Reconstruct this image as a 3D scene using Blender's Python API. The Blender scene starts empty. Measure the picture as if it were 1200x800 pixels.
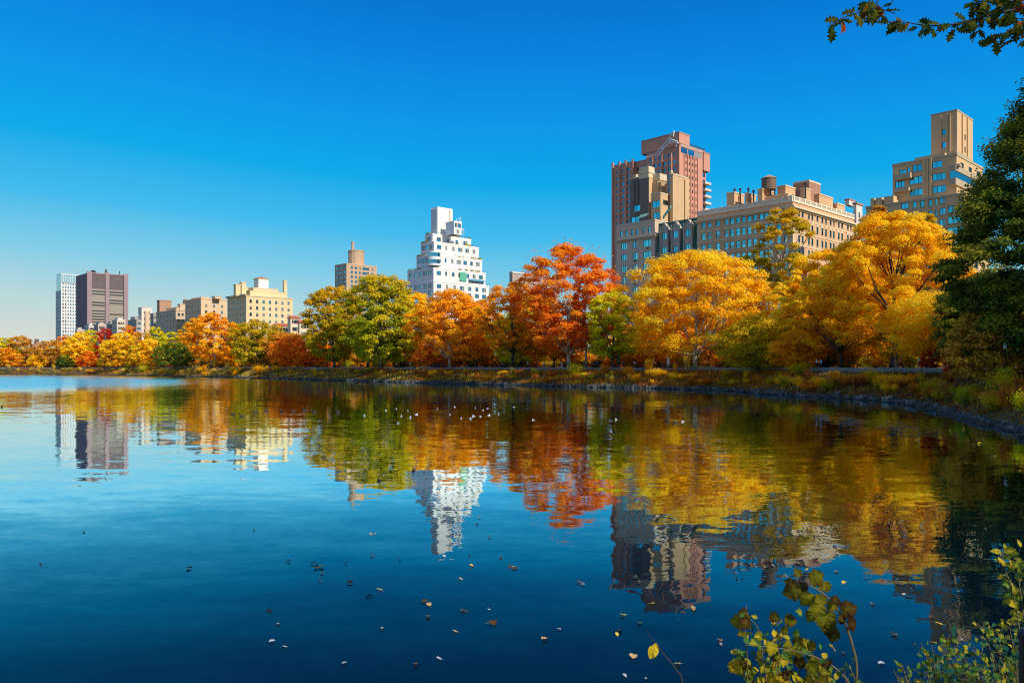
import bpy, bmesh, math, random
import numpy as np
from mathutils import Vector, Matrix, Euler

sc = bpy.context.scene
COL = sc.collection
R = math.radians
random.seed(7)
rng = np.random.default_rng(7)

# ------------------------------------------------------------------ camera frame
F, H0, YH = 933.0, 4.2, 430.0          # focal length in photo pixels, eye height, horizon row


def at(px, py, Y):
    """point of the place seen at photo pixel (px, py), at distance Y"""
    return Vector(((px - 600) / F * Y, Y, H0 + (YH - py) / F * Y))


# ------------------------------------------------------------------ object helpers
def tag(o, label=None, cat=None, group=None, kind=None):
    if label: o['label'] = label
    if cat: o['category'] = cat
    if group: o['group'] = group
    if kind: o['kind'] = kind
    return o


def empty(name, loc=(0, 0, 0), rz=0.0, label=None, cat=None, group=None):
    o = bpy.data.objects.new(name, None)
    COL.objects.link(o)
    o.location = loc
    o.rotation_euler = (0, 0, rz)
    o.empty_display_size = 0.3
    return tag(o, label, cat, group)


def link(name, me, parent=None, loc=None, rot=None):
    o = bpy.data.objects.new(name, me)
    COL.objects.link(o)
    if parent: o.parent = parent
    if loc is not None: o.location = loc
    if rot is not None: o.rotation_euler = rot
    return o


class MB:
    """collects faces, builds ONE mesh object"""
    def __init__(s):
        s.v, s.f, s.m, s.t = [], [], [], []
        s.M = None
        s.mat = 0
        s.tint = 0.5

    def add(s, vs, fs, mat=None):
        b = len(s.v)
        for p in vs:
            p = Vector(p)
            if s.M is not None: p = s.M @ p
            s.v.append(tuple(p))
            s.t.append(s.tint)
        for f in fs:
            s.f.append(tuple(b + i for i in f))
            s.m.append(s.mat if mat is None else mat)

    def box(s, x0, x1, y0, y1, z0, z1, mat=None):
        s.add([(x0, y0, z0), (x1, y0, z0), (x1, y1, z0), (x0, y1, z0), (x0, y0, z1), (x1, y0, z1), (x1, y1, z1), (x0, y1, z1)],
              [(3, 2, 1, 0), (4, 5, 6, 7), (0, 1, 5, 4), (1, 2, 6, 5), (2, 3, 7, 6), (3, 0, 4, 7)], mat)

    def prism(s, pts, z0, z1, mat=None):
        n = len(pts)
        s.add([(p[0], p[1], z0) for p in pts] + [(p[0], p[1], z1) for p in pts],
              [tuple(range(n - 1, -1, -1)), tuple(range(n, 2 * n))] + [(i, (i + 1) % n, n + (i + 1) % n, n + i) for i in range(n)], mat)

    def tube(s, pts, rad, n=6, mat=None, cap=True):
        pts = [Vector(p) for p in pts]
        vs, fs = [], []
        k = len(pts)
        up = Vector((0.31, 0.17, 0.93))
        for i, p in enumerate(pts):
            d = (pts[min(i + 1, k - 1)] - pts[max(i - 1, 0)])
            if d.length < 1e-9: d = Vector((0, 0, 1))
            d.normalize()
            a = d.cross(up)
            if a.length < 0.05: a = d.cross(Vector((1, 0, 0)))
            a.normalize()
            b = d.cross(a)
            r = rad[i] if hasattr(rad, '__len__') else rad
            for j in range(n):
                q = 2 * math.pi * j / n
                vs.append(p + a * (r * math.cos(q)) + b * (r * math.sin(q)))
        for i in range(k - 1):
            for j in range(n):
                j2 = (j + 1) % n
                fs.append((i * n + j, (i + 1) * n + j, (i + 1) * n + j2, i * n + j2))
        if cap:
            fs.append(tuple(range(n)))
            fs.append(tuple((k - 1) * n + j for j in range(n - 1, -1, -1)))
        s.add(vs, fs, mat)

    def lathe(s, prof, n=16, c=(0, 0), mat=None):
        vs, fs = [], []
        for r, z in prof:
            for j in range(n):
                q = 2 * math.pi * j / n
                vs.append((c[0] + r * math.cos(q), c[1] + r * math.sin(q), z))
        for i in range(len(prof) - 1):
            for j in range(n):
                j2 = (j + 1) % n
                fs.append((i * n + j, i * n + j2, (i + 1) * n + j2, (i + 1) * n + j))
        fs.append(tuple(range(n - 1, -1, -1)))
        fs.append(tuple((len(prof) - 1) * n + j for j in range(n)))
        s.add(vs, fs, mat)

    def mesh(s, name, mats, smooth=False):
        me = bpy.data.meshes.new(name)
        me.from_pydata(s.v, [], s.f)
        for m in mats: me.materials.append(m)
        if len(mats) > 1: me.polygons.foreach_set('material_index', s.m)
        at_ = me.attributes.new('tint', 'FLOAT', 'POINT')
        at_.data.foreach_set('value', s.t)
        if smooth: me.polygons.foreach_set('use_smooth', [True] * len(s.f))
        me.update()
        return me

    def build(s, name, mats, parent=None, loc=None, rot=None, smooth=False):
        if not isinstance(mats, (list, tuple)): mats = [mats]
        return link(name, s.mesh(name, mats, smooth), parent, loc, rot)


def quads_mesh(name, V, tint, mat):
    """V: (n,4,3) array of leaf quads"""
    n = len(V)
    me = bpy.data.meshes.new(name)
    me.vertices.add(4 * n)
    me.vertices.foreach_set('co', V.reshape(-1).astype(np.float32))
    me.loops.add(4 * n)
    me.loops.foreach_set('vertex_index', np.arange(4 * n, dtype=np.int32))
    me.polygons.add(n)
    me.polygons.foreach_set('loop_start', np.arange(0, 4 * n, 4, dtype=np.int32))
    me.polygons.foreach_set('loop_total', np.full(n, 4, dtype=np.int32))
    a = me.attributes.new('tint', 'FLOAT', 'POINT')
    a.data.foreach_set('value', np.repeat(tint, 4).astype(np.float32))
    me.materials.append(mat)
    me.update(calc_edges=True)
    return me


# ------------------------------------------------------------------ materials
class NT:
    def __init__(s, name):
        s.mat = bpy.data.materials.new(name)
        s.mat.use_nodes = True
        s.nt = s.mat.node_tree
        s.nt.nodes.clear()
        s.out = s.n('ShaderNodeOutputMaterial')

    def n(s, typ, **kw):
        nd = s.nt.nodes.new(typ)
        for k, v in kw.items():
            if k in nd.inputs.keys() and not hasattr(nd, k): nd.inputs[k].default_value = v
            else: setattr(nd, k, v)
        return nd

    def l(s, a, b): s.nt.links.new(a, b)

    def ramp(s, stops):
        r = s.n('ShaderNodeValToRGB')
        el = r.color_ramp.elements
        while len(el) < len(stops): el.new(0.5)
        for e, (p, c) in zip(el, stops):
            e.position = p
            e.color = (*c, 1)
        return r

    def noise(s, vec, scale, detail=4.0, rough=0.55):
        nd = s.n('ShaderNodeTexNoise')
        nd.inputs['Scale'].default_value = scale
        nd.inputs['Detail'].default_value = detail
        nd.inputs['Roughness'].default_value = rough
        if vec is not None: s.l(vec, nd.inputs['Vector'])
        return nd

    def math(s, op, a, b=None, clamp=False):
        nd = s.n('ShaderNodeMath', operation=op)
        nd.use_clamp = clamp
        for i, q in enumerate((a, b)):
            if q is None: continue
            if isinstance(q, (int, float)): nd.inputs[i].default_value = q
            else: s.l(q, nd.inputs[i])
        return nd.outputs[0]

    def mix(s, fac, a, b, blend='MIX'):
        nd = s.n('ShaderNodeMix', data_type='RGBA', blend_type=blend)
        for idx, q in ((0, fac), (6, a), (7, b)):
            if isinstance(q, (int, float)): nd.inputs[idx].default_value = q
            elif isinstance(q, tuple): nd.inputs[idx].default_value = (*q, 1)
            else: s.l(q, nd.inputs[idx])
        return nd.outputs[2]


def mul(c, k): return tuple(min(1, x * k) for x in c)


MC = {}


def wallmat(name, col, var=0.25, rough=0.88, streak=True, bands=0.0):
    if name in MC: return MC[name]
    t = NT(name)
    geo = t.n('ShaderNodeNewGeometry')
    n1 = t.noise(geo.outputs['Position'], 0.12, 5)
    mp = t.n('ShaderNodeMapping')
    mp.inputs['Scale'].default_value = (1.3, 1.3, 0.08)
    t.l(geo.outputs['Position'], mp.inputs['Vector'])
    n2 = t.noise(mp.outputs[0], 1.0, 4)
    n3 = t.noise(geo.outputs['Position'], 2.6, 3)
    s = t.math('ADD', t.math('MULTIPLY', n1.outputs[0], 0.4), t.math('MULTIPLY', n2.outputs[0], 0.35))
    s = t.math('ADD', s, t.math('MULTIPLY', n3.outputs[0], 0.25))
    r = t.ramp([(0.3, mul(col, 1 - var)), (0.5, col), (0.72, mul(col, 1 + var * 0.8))])
    t.l(s, r.inputs[0])
    b = t.n('ShaderNodeBsdfPrincipled', Roughness=rough)
    t.l(r.outputs[0], b.inputs['Base Color'])
    t.l(b.outputs[0], t.out.inputs[0])
    MC[name] = t.mat
    return t.mat


def plain(name, col, rough=0.7, metal=0.0, var=0.12, scale=6.0):
    if name in MC: return MC[name]
    t = NT(name)
    tc = t.n('ShaderNodeTexCoord')
    n1 = t.noise(tc.outputs['Object'], scale, 3)
    r = t.ramp([(0.3, mul(col, 1 - var)), (0.7, mul(col, 1 + var))])
    t.l(n1.outputs[0], r.inputs[0])
    b = t.n('ShaderNodeBsdfPrincipled', Roughness=rough, Metallic=metal)
    t.l(r.outputs[0], b.inputs['Base Color'])
    t.l(b.outputs[0], t.out.inputs[0])
    MC[name] = t.mat
    return t.mat


def glassmat(name, tintc=(0.55, 0.8, 0.9), refl=0.6, blinds=0.25, dark=(0.015, 0.03, 0.04)):
    """window panes: part dark room, part mirror of the sky, some with drawn blinds"""
    if name in MC: return MC[name]
    t = NT(name)
    oi = t.n('ShaderNodeObjectInfo')
    geo = t.n('ShaderNodeNewGeometry')
    rnd = t.math('FRACT', t.math('ADD', oi.outputs['Random'], geo.outputs['Random Per Island']))
    r2 = t.math('FRACT', t.math('MULTIPLY', rnd, 7.31))
    blind = t.math('LESS_THAN', rnd, blinds)
    base = t.mix(blind, dark, (0.32, 0.28, 0.22))
    d = t.n('ShaderNodeBsdfDiffuse')
    t.l(base, d.inputs[0])
    g = t.n('ShaderNodeBsdfGlossy', Roughness=0.04)
    g.inputs['Color'].default_value = (*tintc, 1)
    fac = t.math('MULTIPLY', t.math('ADD', t.math('MULTIPLY', r2, 0.5), 0.6), refl)
    fac = t.math('MULTIPLY', fac, t.math('SUBTRACT', 1.0, t.math('MULTIPLY', blind, 0.6)))
    m = t.n('ShaderNodeMixShader')
    t.l(fac, m.inputs[0])
    t.l(d.outputs[0], m.inputs[1])
    t.l(g.outputs[0], m.inputs[2])
    t.l(m.outputs[0], t.out.inputs[0])
    MC[name] = t.mat
    return t.mat


def leafmat(name, stops, transl=0.45, gloss=0.0, close=False):
    """stops: list of colours ordered by the per-leaf 'tint' value"""
    if name in MC: return MC[name]
    t = NT(name)
    a = t.n('ShaderNodeAttribute', attribute_name='tint')
    oi = t.n('ShaderNodeObjectInfo')
    v = t.math('ADD', a.outputs['Fac'], t.math('MULTIPLY', t.math('SUBTRACT', oi.outputs['Random'], 0.5), 0.12))
    geo = t.n('ShaderNodeNewGeometry')
    big = t.noise(geo.outputs['Position'], .22, 2)
    fine = t.noise(geo.outputs['Position'], 1.1, 2)
    v = t.math('ADD', v, t.math('MULTIPLY', t.math('SUBTRACT', big.outputs[0], .5), .75))
    v = t.math('ADD', v, t.math('MULTIPLY', t.math('SUBTRACT', fine.outputs[0], .5), .35))
    if close:     # seen from a few metres: blotches and specks within the blade
        for sc_, am in ((38, .45), (150, .30)):
            q = t.noise(geo.outputs['Position'], sc_, 3)
            v = t.math('ADD', v, t.math('MULTIPLY', t.math('SUBTRACT', q.outputs[0], .5), am))
    n = len(stops)
    r = t.ramp([(0.08 + 0.84 * i / (n - 1), c) for i, c in enumerate(stops)])
    t.l(v, r.inputs[0])
    d = t.n('ShaderNodeBsdfDiffuse')
    t.l(r.outputs[0], d.inputs[0])
    tr = t.n('ShaderNodeBsdfTranslucent')
    t.l(r.outputs[0], tr.inputs[0])
    m = t.n('ShaderNodeMixShader', Fac=transl)
    m.inputs[0].default_value = transl
    t.l(d.outputs[0], m.inputs[1])
    t.l(tr.outputs[0], m.inputs[2])
    o = m.outputs[0]
    if gloss:
        g = t.n('ShaderNodeBsdfGlossy', Roughness=0.35)
        m2 = t.n('ShaderNodeMixShader')
        m2.inputs[0].default_value = gloss
        t.l(o, m2.inputs[1])
        t.l(g.outputs[0], m2.inputs[2])
        o = m2.outputs[0]
    t.l(o, t.out.inputs[0])
    MC[name] = t.mat
    return t.mat


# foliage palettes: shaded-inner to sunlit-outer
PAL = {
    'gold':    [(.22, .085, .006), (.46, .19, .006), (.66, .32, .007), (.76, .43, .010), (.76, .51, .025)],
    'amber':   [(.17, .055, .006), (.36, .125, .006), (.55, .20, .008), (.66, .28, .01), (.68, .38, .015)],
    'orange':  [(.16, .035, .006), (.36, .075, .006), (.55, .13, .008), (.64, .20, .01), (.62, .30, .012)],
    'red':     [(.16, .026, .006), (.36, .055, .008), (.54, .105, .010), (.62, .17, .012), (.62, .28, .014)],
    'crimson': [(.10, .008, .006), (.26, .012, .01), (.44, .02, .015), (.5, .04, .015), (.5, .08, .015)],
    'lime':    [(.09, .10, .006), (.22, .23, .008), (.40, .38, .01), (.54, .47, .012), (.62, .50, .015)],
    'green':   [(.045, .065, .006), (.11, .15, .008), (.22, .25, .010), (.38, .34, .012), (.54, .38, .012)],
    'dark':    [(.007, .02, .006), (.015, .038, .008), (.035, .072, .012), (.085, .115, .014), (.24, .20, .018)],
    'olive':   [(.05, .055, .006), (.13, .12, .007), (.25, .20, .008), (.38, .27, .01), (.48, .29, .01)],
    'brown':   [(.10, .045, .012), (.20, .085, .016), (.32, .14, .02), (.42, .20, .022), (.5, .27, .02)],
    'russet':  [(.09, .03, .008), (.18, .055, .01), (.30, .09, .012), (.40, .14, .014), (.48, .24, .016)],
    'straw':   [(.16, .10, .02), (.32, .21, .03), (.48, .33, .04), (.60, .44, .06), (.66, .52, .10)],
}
LM = {k: leafmat('foliage ' + k, [mul(c_, 1.7 if k == 'dark' else (1.7 if k in ('straw', 'russet', 'olive', 'brown') else 1.5)) for c_ in v]) for k, v in PAL.items()}


def bark(name, col, pale=None):
    if name in MC: return MC[name]
    t = NT(name)
    geo = t.n('ShaderNodeNewGeometry')
    mp = t.n('ShaderNodeMapping')
    mp.inputs['Scale'].default_value = (2.2, 2.2, 0.9)
    t.l(geo.outputs['Position'], mp.inputs['Vector'])
    n1 = t.noise(mp.outputs[0], 1.0, 6, 0.65)
    r = t.ramp([(0.35, mul(col, 0.5)), (0.55, col), (0.68, pale or mul(col, 1.5))])
    t.l(n1.outputs[0], r.inputs[0])
    b = t.n('ShaderNodeBsdfPrincipled', Roughness=0.9)
    t.l(r.outputs[0], b.inputs['Base Color'])
    t.l(b.outputs[0], t.out.inputs[0])
    MC[name] = t.mat
    return t.mat


BARK_D = bark('dark bark', (.035, .026, .02))
BARK_P = bark('pale plane bark', (.46, .38, .25), (.75, .66, .48))
BARK_M = bark('grey brown bark', (.12, .09, .06))

# ------------------------------------------------------------------ render, camera, world, sun
sc.render.engine = 'CYCLES'
sc.view_settings.view_transform = 'Standard'
sc.view_settings.look = 'None'
sc.view_settings.exposure = 0
sc.cycles.max_bounces = 6
sc.cycles.filter_width = 1.15
sc.cycles.sample_clamp_indirect = 6
sc.cycles.transparent_max_bounces = 4
cam = bpy.data.cameras.new('camera')
cam.sensor_width = 36
cam.lens = F / 1200 * 36
cam.shift_y = 30 / 1200
cam.clip_start = 0.1
cam.clip_end = 12000
co = link('camera', cam)
co.location = (0, 0, H0)
co.rotation_euler = (R(90), 0, 0)
sc.camera = co

SUN = Vector((0.71, -0.70, 0)).normalized()
SEL = R(36)
sdir = Vector((SUN.x * math.cos(SEL), SUN.y * math.cos(SEL), math.sin(SEL)))
sl = bpy.data.lights.new('sun', 'SUN')
sl.energy = 5.0
sl.angle = R(0.5)
sl.color = (1, .92, .78)
so = link('sun', sl)
so.location = (60, -40, 80)
so.rotation_euler = sdir.to_track_quat('Z', 'Y').to_euler()

w = bpy.data.worlds.new('World')
sc.world = w
w.use_nodes = True
wt = w.node_tree
wt.nodes.clear()
wo = wt.nodes.new('ShaderNodeOutputWorld')
bg = wt.nodes.new('ShaderNodeBackground')
bg.inputs['Strength'].default_value = 0.10
sky = wt.nodes.new('ShaderNodeTexSky')
sky.sky_type = 'NISHITA'
sky.sun_disc = False
sky.sun_elevation = SEL
sky.sun_rotation = math.atan2(SUN.x, SUN.y)
sky.air_density = 1.0
sky.dust_density = 0.6
sky.ozone_density = 2.0
tc = wt.nodes.new('ShaderNodeTexCoord')
sep = wt.nodes.new('ShaderNodeSeparateXYZ')
wt.links.new(tc.outputs['Generated'], sep.inputs[0])
rp = wt.nodes.new('ShaderNodeValToRGB')
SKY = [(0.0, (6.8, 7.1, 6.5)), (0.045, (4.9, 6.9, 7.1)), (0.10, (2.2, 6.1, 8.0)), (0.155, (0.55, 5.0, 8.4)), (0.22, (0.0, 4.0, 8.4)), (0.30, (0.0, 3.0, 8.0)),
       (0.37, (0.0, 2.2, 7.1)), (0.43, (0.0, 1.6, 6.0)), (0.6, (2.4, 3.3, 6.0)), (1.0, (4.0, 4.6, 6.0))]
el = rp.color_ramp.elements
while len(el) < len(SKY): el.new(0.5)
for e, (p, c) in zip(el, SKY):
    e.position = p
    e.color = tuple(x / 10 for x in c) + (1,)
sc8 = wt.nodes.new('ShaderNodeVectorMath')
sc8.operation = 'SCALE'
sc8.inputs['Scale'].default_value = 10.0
azr = wt.nodes.new('ShaderNodeMapRange')          # the northern sky, away from the sun, is paler low down
azr.interpolation_type = 'SMOOTHSTEP'
wt.links.new(sep.outputs['X'], azr.inputs[0])
azr.inputs[1].default_value = 0.05
azr.inputs[2].default_value = -0.6
azr.inputs[3].default_value = 0.0
azr.inputs[4].default_value = -0.032
zad = wt.nodes.new('ShaderNodeMath')
zad.operation = 'ADD'
wt.links.new(sep.outputs['Z'], zad.inputs[0])
wt.links.new(azr.outputs[0], zad.inputs[1])
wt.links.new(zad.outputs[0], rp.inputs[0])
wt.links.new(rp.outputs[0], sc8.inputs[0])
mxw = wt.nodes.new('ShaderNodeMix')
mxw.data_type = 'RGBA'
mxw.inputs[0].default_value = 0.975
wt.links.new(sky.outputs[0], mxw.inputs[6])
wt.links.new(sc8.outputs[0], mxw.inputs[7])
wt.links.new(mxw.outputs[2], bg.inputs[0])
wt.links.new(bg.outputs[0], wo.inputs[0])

# ------------------------------------------------------------------ shoreline and terrain
Uv = np.array([-0.69, 0.724]); Uv /= np.linalg.norm(Uv)      # along the avenue, away from us
Vv = np.array([Uv[1], -Uv[0]])                                # from the lake towards the avenue
P0 = np.array([37.0, 145.0])


def ray(px, Y): return np.array([(px - 600) / F * Y, Y])


SH_PX = [0, 100, 200, 350, 450, 550, 680, 760, 840, 920, 1000, 1040, 1100, 1150, 1200]
SH_Y = [461, 440, 352, 261, 224, 196, 168, 157, 145, 119, 103, 96, 75, 60, 49]
loop = [(-12, 6), (-3, 8.5), (3, 9.2), (7, 11), (12, 17), (20, 27.5), (27, 39)]
loop += [tuple(ray(p, y)) for p, y in zip(SH_PX[::-1], SH_Y[::-1])]
loop += [(-380, 440), (-520, 380), (-640, 250), (-640, 60), (-500, -60), (-300, -110), (-150, -80), (-70, -35), (-30, -2)]
loop = np.array(loop, float)


def smooth_loop(P, seg):
    """Catmull-Rom through P, resampled so that no step is longer than seg near the view"""
    out = []
    n = len(P)
    for i in range(n):
        p0, p1, p2, p3 = P[i - 1], P[i], P[(i + 1) % n], P[(i + 2) % n]
        L = np.linalg.norm(p2 - p1)
        far = (p1[0] < -320 or p1[1] < 0 or p2[0] < -320)
        k = max(2, int(L / (12 if far else seg)))
        # centripetal tangents limit overshoot
        m1 = (p2 - p0) * L / (np.linalg.norm(p2 - p1) + np.linalg.norm(p1 - p0))
        m2 = (p3 - p1) * L / (np.linalg.norm(p3 - p2) + np.linalg.norm(p2 - p1))
        for j in range(k):
            t = j / k
            out.append((2*t**3-3*t**2+1)*p1 + (t**3-2*t**2+t)*m1 + (-2*t**3+3*t**2)*p2 + (t**3-t**2)*m2)
    return np.array(out)


SHORE = smooth_loop(loop, 1.6)
_w = np.array([math.sin(i * 0.37) * 0.25 + math.sin(i * 0.113 + 1) * 0.35 for i in range(len(SHORE))])
NS = len(SHORE)
_t = np.roll(SHORE, -3, 0) - np.roll(SHORE, 3, 0)
_t /= np.linalg.norm(_t, axis=1)[:, None]
NRM = np.stack([-_t[:, 1], _t[:, 0]], 1)
CEN = np.array([-200.0, 200.0])
if np.mean(np.sum(NRM * (SHORE - CEN), 1)) < 0: NRM = -NRM
near = (SHORE[:, 0] > -310) & (SHORE[:, 1] > 14)
SHORE = SHORE + NRM * (_w * near)[:, None]

PD = np.array([-60, -20, -5, -1.2, -.3, 0, .5, 1.3, 2.6, 4, 6, 7.6, 8.7, 9.2, 14, 40, 100, 200, 400, 6000.])
PZ = np.array([-5, -4, -1.6, -.5, -.15, 0, .3, .66, 1.15, 1.65, 2.35, 2.8, 3.02, 3.1, 3.15, 3.6, 4.6, 5.0, 5.0, 3.9])


FAC = np.interp(np.hypot(SHORE[:, 0], SHORE[:, 1]), [28, 90], [1.0, 1.2])   # the far bank stands a little higher than ours


def shore_dist(X, Y, want_i=False):
    P = np.stack([np.atleast_1d(X), np.atleast_1d(Y)], 1).astype(float)
    out = np.empty(len(P))
    near_i = np.empty(len(P), int)
    for s in range(0, len(P), 4000):
        q = P[s:s + 4000]
        d2 = ((q[:, None, :] - SHORE[None]) ** 2).sum(2)
        i = d2.argmin(1)
        d = np.sqrt(d2.min(1))
        sg = ((q - SHORE[i]) * NRM[i]).sum(1)
        out[s:s + 4000] = np.where(sg > 0, d, -d)
        near_i[s:s + 4000] = i
    return (out, near_i) if want_i else out


def gz(X, Y):
    d, i = shore_dist(X, Y, True)
    r = np.interp(d, PD, PZ) * FAC[i]
    return r if np.ndim(X) else float(r[0])


def bank_at(px, d):
    """point d metres inland of the shore seen at column px"""
    Y = np.interp(px, SH_PX, SH_Y)
    p = ray(px, Y)
    i = ((SHORE - p) ** 2).sum(1).argmin()
    q = SHORE[i] + NRM[i] * d
    return q[0], q[1]


def on_ray(px, dY):
    Y = float(np.interp(px, SH_PX, SH_Y)) + dY
    return (px - 600) / F * Y, Y


# ground sheet: rings of offsets from the shoreline, out to the horizon
offs = [-40, -20, -8, -4, -1.5, -.6, 0, .5, 1.0, 1.6, 2.4, 3.2, 4.2, 5.4, 6.6, 7.6, 8.7, 9.4, 11, 14, 18, 26, 40, 70, 130, 300, 900, 6000]
rad = SHORE - CEN
rl = np.linalg.norm(rad, axis=1)
rad /= rl[:, None]
cosn = np.clip((rad * NRM).sum(1), 0.35, 1)
# smooth normals along the loop for the wide rings
rows = []
for d in offs:
    if d < 15:
        P = SHORE + NRM * d
    else:
        base = SHORE + NRM * 14.0
        P = base + rad * (d - 14)
    rows.append(P)
GV = np.concatenate(rows)
GZ = np.empty(len(GV))
for i, d in enumerate(offs):
    z = np.interp(d, PD, PZ)
    GZ[i * NS:(i + 1) * NS] = z * (FAC if z > 0 else 1)
nz = np.sin(GV[:, 0] * .8 + 1.3 * np.sin(GV[:, 1] * .55)) * np.cos(GV[:, 1] * .7)
amp = np.repeat([0.0 if d < -1 else (.10 if d < 8 else (.02 if d < 14.5 else .12)) for d in offs], NS)
GZ = GZ + nz * amp
g = bpy.data.meshes.new('ground')
faces = []
for i in range(len(offs) - 1):
    for j in range(NS):
        j2 = (j + 1) % NS
        faces.append((i * NS + j, (i + 1) * NS + j, (i + 1) * NS + j2, i * NS + j2))
g.from_pydata(np.column_stack([GV, GZ]).tolist(), [], faces)
g.update()
if sum(p.normal.z for p in list(g.polygons)[:200]) < 0: g.flip_normals()
t = NT('bank earth with leaf litter')
geo = t.n('ShaderNodeNewGeometry')
n1 = t.noise(geo.outputs['Position'], 0.5, 6, .65)
n2 = t.noise(geo.outputs['Position'], 5.0, 4, .7)
n3 = t.noise(geo.outputs['Position'], 0.07, 3)
r1 = t.ramp([(.30, (.018, .014, .009)), (.45, (.05, .045, .015)), (.56, (.09, .06, .018)), (.68, (.22, .11, .02)), (.8, (.30, .17, .03))])
t.l(t.math('ADD', t.math('MULTIPLY', n1.outputs[0], .5), t.math('MULTIPLY', n2.outputs[0], .5)), r1.inputs[0])
r2 = t.ramp([(.4, (.5, .55, .4)), (.6, (1.15, 1, .8))])
t.l(n3.outputs[0], r2.inputs[0])
cg = t.mix(1.0, r1.outputs[0], r2.outputs[0], 'MULTIPLY')
b = t.n('ShaderNodeBsdfPrincipled', Roughness=.95)
t.l(cg, b.inputs['Base Color'])
bp = t.n('ShaderNodeBump', Strength=.6, Distance=.1)
t.l(n2.outputs[0], bp.inputs['Height'])
t.l(bp.outputs[0], b.inputs['Normal'])
t.l(b.outputs[0], t.out.inputs[0])
g.materials.append(t.mat)
tag(link('ground', g), kind='structure')

# path along the bank top
PI_ = [i for i in range(NS) if (SHORE[i, 0] > -330 and SHORE[i, 1] > -8 and SHORE[i, 0] > -330)]
# contiguous index run
start = next(i for i in range(NS) if SHORE[i][0] > -14 and SHORE[i][1] > 5)
run = []
for k in range(NS):
    i = (start + k) % NS
    run.append(i)
    if SHORE[i, 0] < -318: break


def strip(name, d0, d1, z0, z1, mat, kind, idx=run, under=None):
    mb = MB()
    vs, fs = [], []
    for q, i in enumerate(idx):
        a = SHORE[i] + NRM[i] * d0
        c = SHORE[i] + NRM[i] * d1
        if under is None:
            vs += [(a[0], a[1], z0 * FAC[i]), (c[0], c[1], z1 * FAC[i])]
        else:
            vs += [(a[0], a[1], under * FAC[i]), (a[0], a[1], z0 * FAC[i]), (c[0], c[1], z1 * FAC[i]), (c[0], c[1], under * FAC[i])]
    w_ = 2 if under is None else 4
    for q in range(len(idx) - 1):
        for k in range(w_ - 1):
            fs.append((q * w_ + k, (q + 1) * w_ + k, (q + 1) * w_ + k + 1, q * w_ + k + 1))
    if under is not None:
        fs += [(0, 1, 2, 3), tuple((len(idx) - 1) * 4 + k for k in (3, 2, 1, 0))]
    mb.add(vs, fs)
    o = mb.build(name, mat)
    bm = bmesh.new(); bm.from_mesh(o.data); bmesh.ops.recalc_face_normals(bm, faces=bm.faces[:]); bm.to_mesh(o.data); bm.free()
    return o


tag(strip('path', 9.4, 13.2, 3.19, 3.21, wallmat('packed cinder path', (.13, .11, .095), .3), 'x'), kind='structure')
wall_m = wallmat('grey blue bank stone', (.17, .17, .17), .45)
rootw = empty('stone_wall', (0, 0, 0), 0, 'low grey stone retaining wall running along the top of the far bank under the path', 'wall')
o = strip('wall_face', 8.35, 8.75, 3.28, 3.28, wall_m, 'x', under=2.2); o.parent = rootw
o = strip('coping', 8.28, 8.82, 3.40, 3.40, wallmat('coping stone', (.26, .25, .24), .3), 'x', under=3.283); o.parent = rootw

# ------------------------------------------------------------------ water
wm = MB()
wm.add([(-900, -300, 0), (120, -300, 0), (120, 700, 0), (-900, 700, 0)], [(0, 1, 2, 3)])
t = NT('lake water')
geo = t.n('ShaderNodeNewGeometry')
pos = geo.outputs['Position']


def wave(sx, sy, rot, scale, detail):
    mp = t.n('ShaderNodeMapping')
    mp.inputs['Scale'].default_value = (sx, sy, 1)
    mp.inputs['Rotation'].default_value = (0, 0, rot)
    t.l(pos, mp.inputs['Vector'])
    n = t.noise(mp.outputs[0], scale, detail, .5)
    v = t.n('ShaderNodeVectorMath', operation='SUBTRACT')
    v.inputs[1].default_value = (.5, .5, .5)
    t.l(n.outputs['Color'], v.inputs[0])
    return v.outputs[0]


def vscale(v, k):
    s = t.n('ShaderNodeVectorMath', operation='SCALE')
    t.l(v, s.inputs[0])
    if isinstance(k, (int, float)): s.inputs['Scale'].default_value = k
    else: t.l(k, s.inputs['Scale'])
    return s.outputs[0]


def vadd(a, b_):
    s = t.n('ShaderNodeVectorMath', operation='ADD')
    t.l(a, s.inputs[0]); t.l(b_, s.inputs[1])
    return s.outputs[0]


w1 = wave(.42, 1.0, .12, .62, 1.0)        # long gentle swell
w2 = wave(.5, 1.0, -.2, 1.9, 2.0)         # ripples
w3 = wave(.6, 1.0, .35, 6.5, 1.0)         # fine ripples
sp = t.n('ShaderNodeSeparateXYZ')
t.l(pos, sp.inputs[0])
patch = t.noise(pos, .022, 3)


def sstep(v, a, b_):
    m = t.n('ShaderNodeMapRange', interpolation_type='SMOOTHSTEP')
    t.l(v, m.inputs[0])
    m.inputs[1].default_value = a
    m.inputs[2].default_value = b_
    return m.outputs[0]


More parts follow.
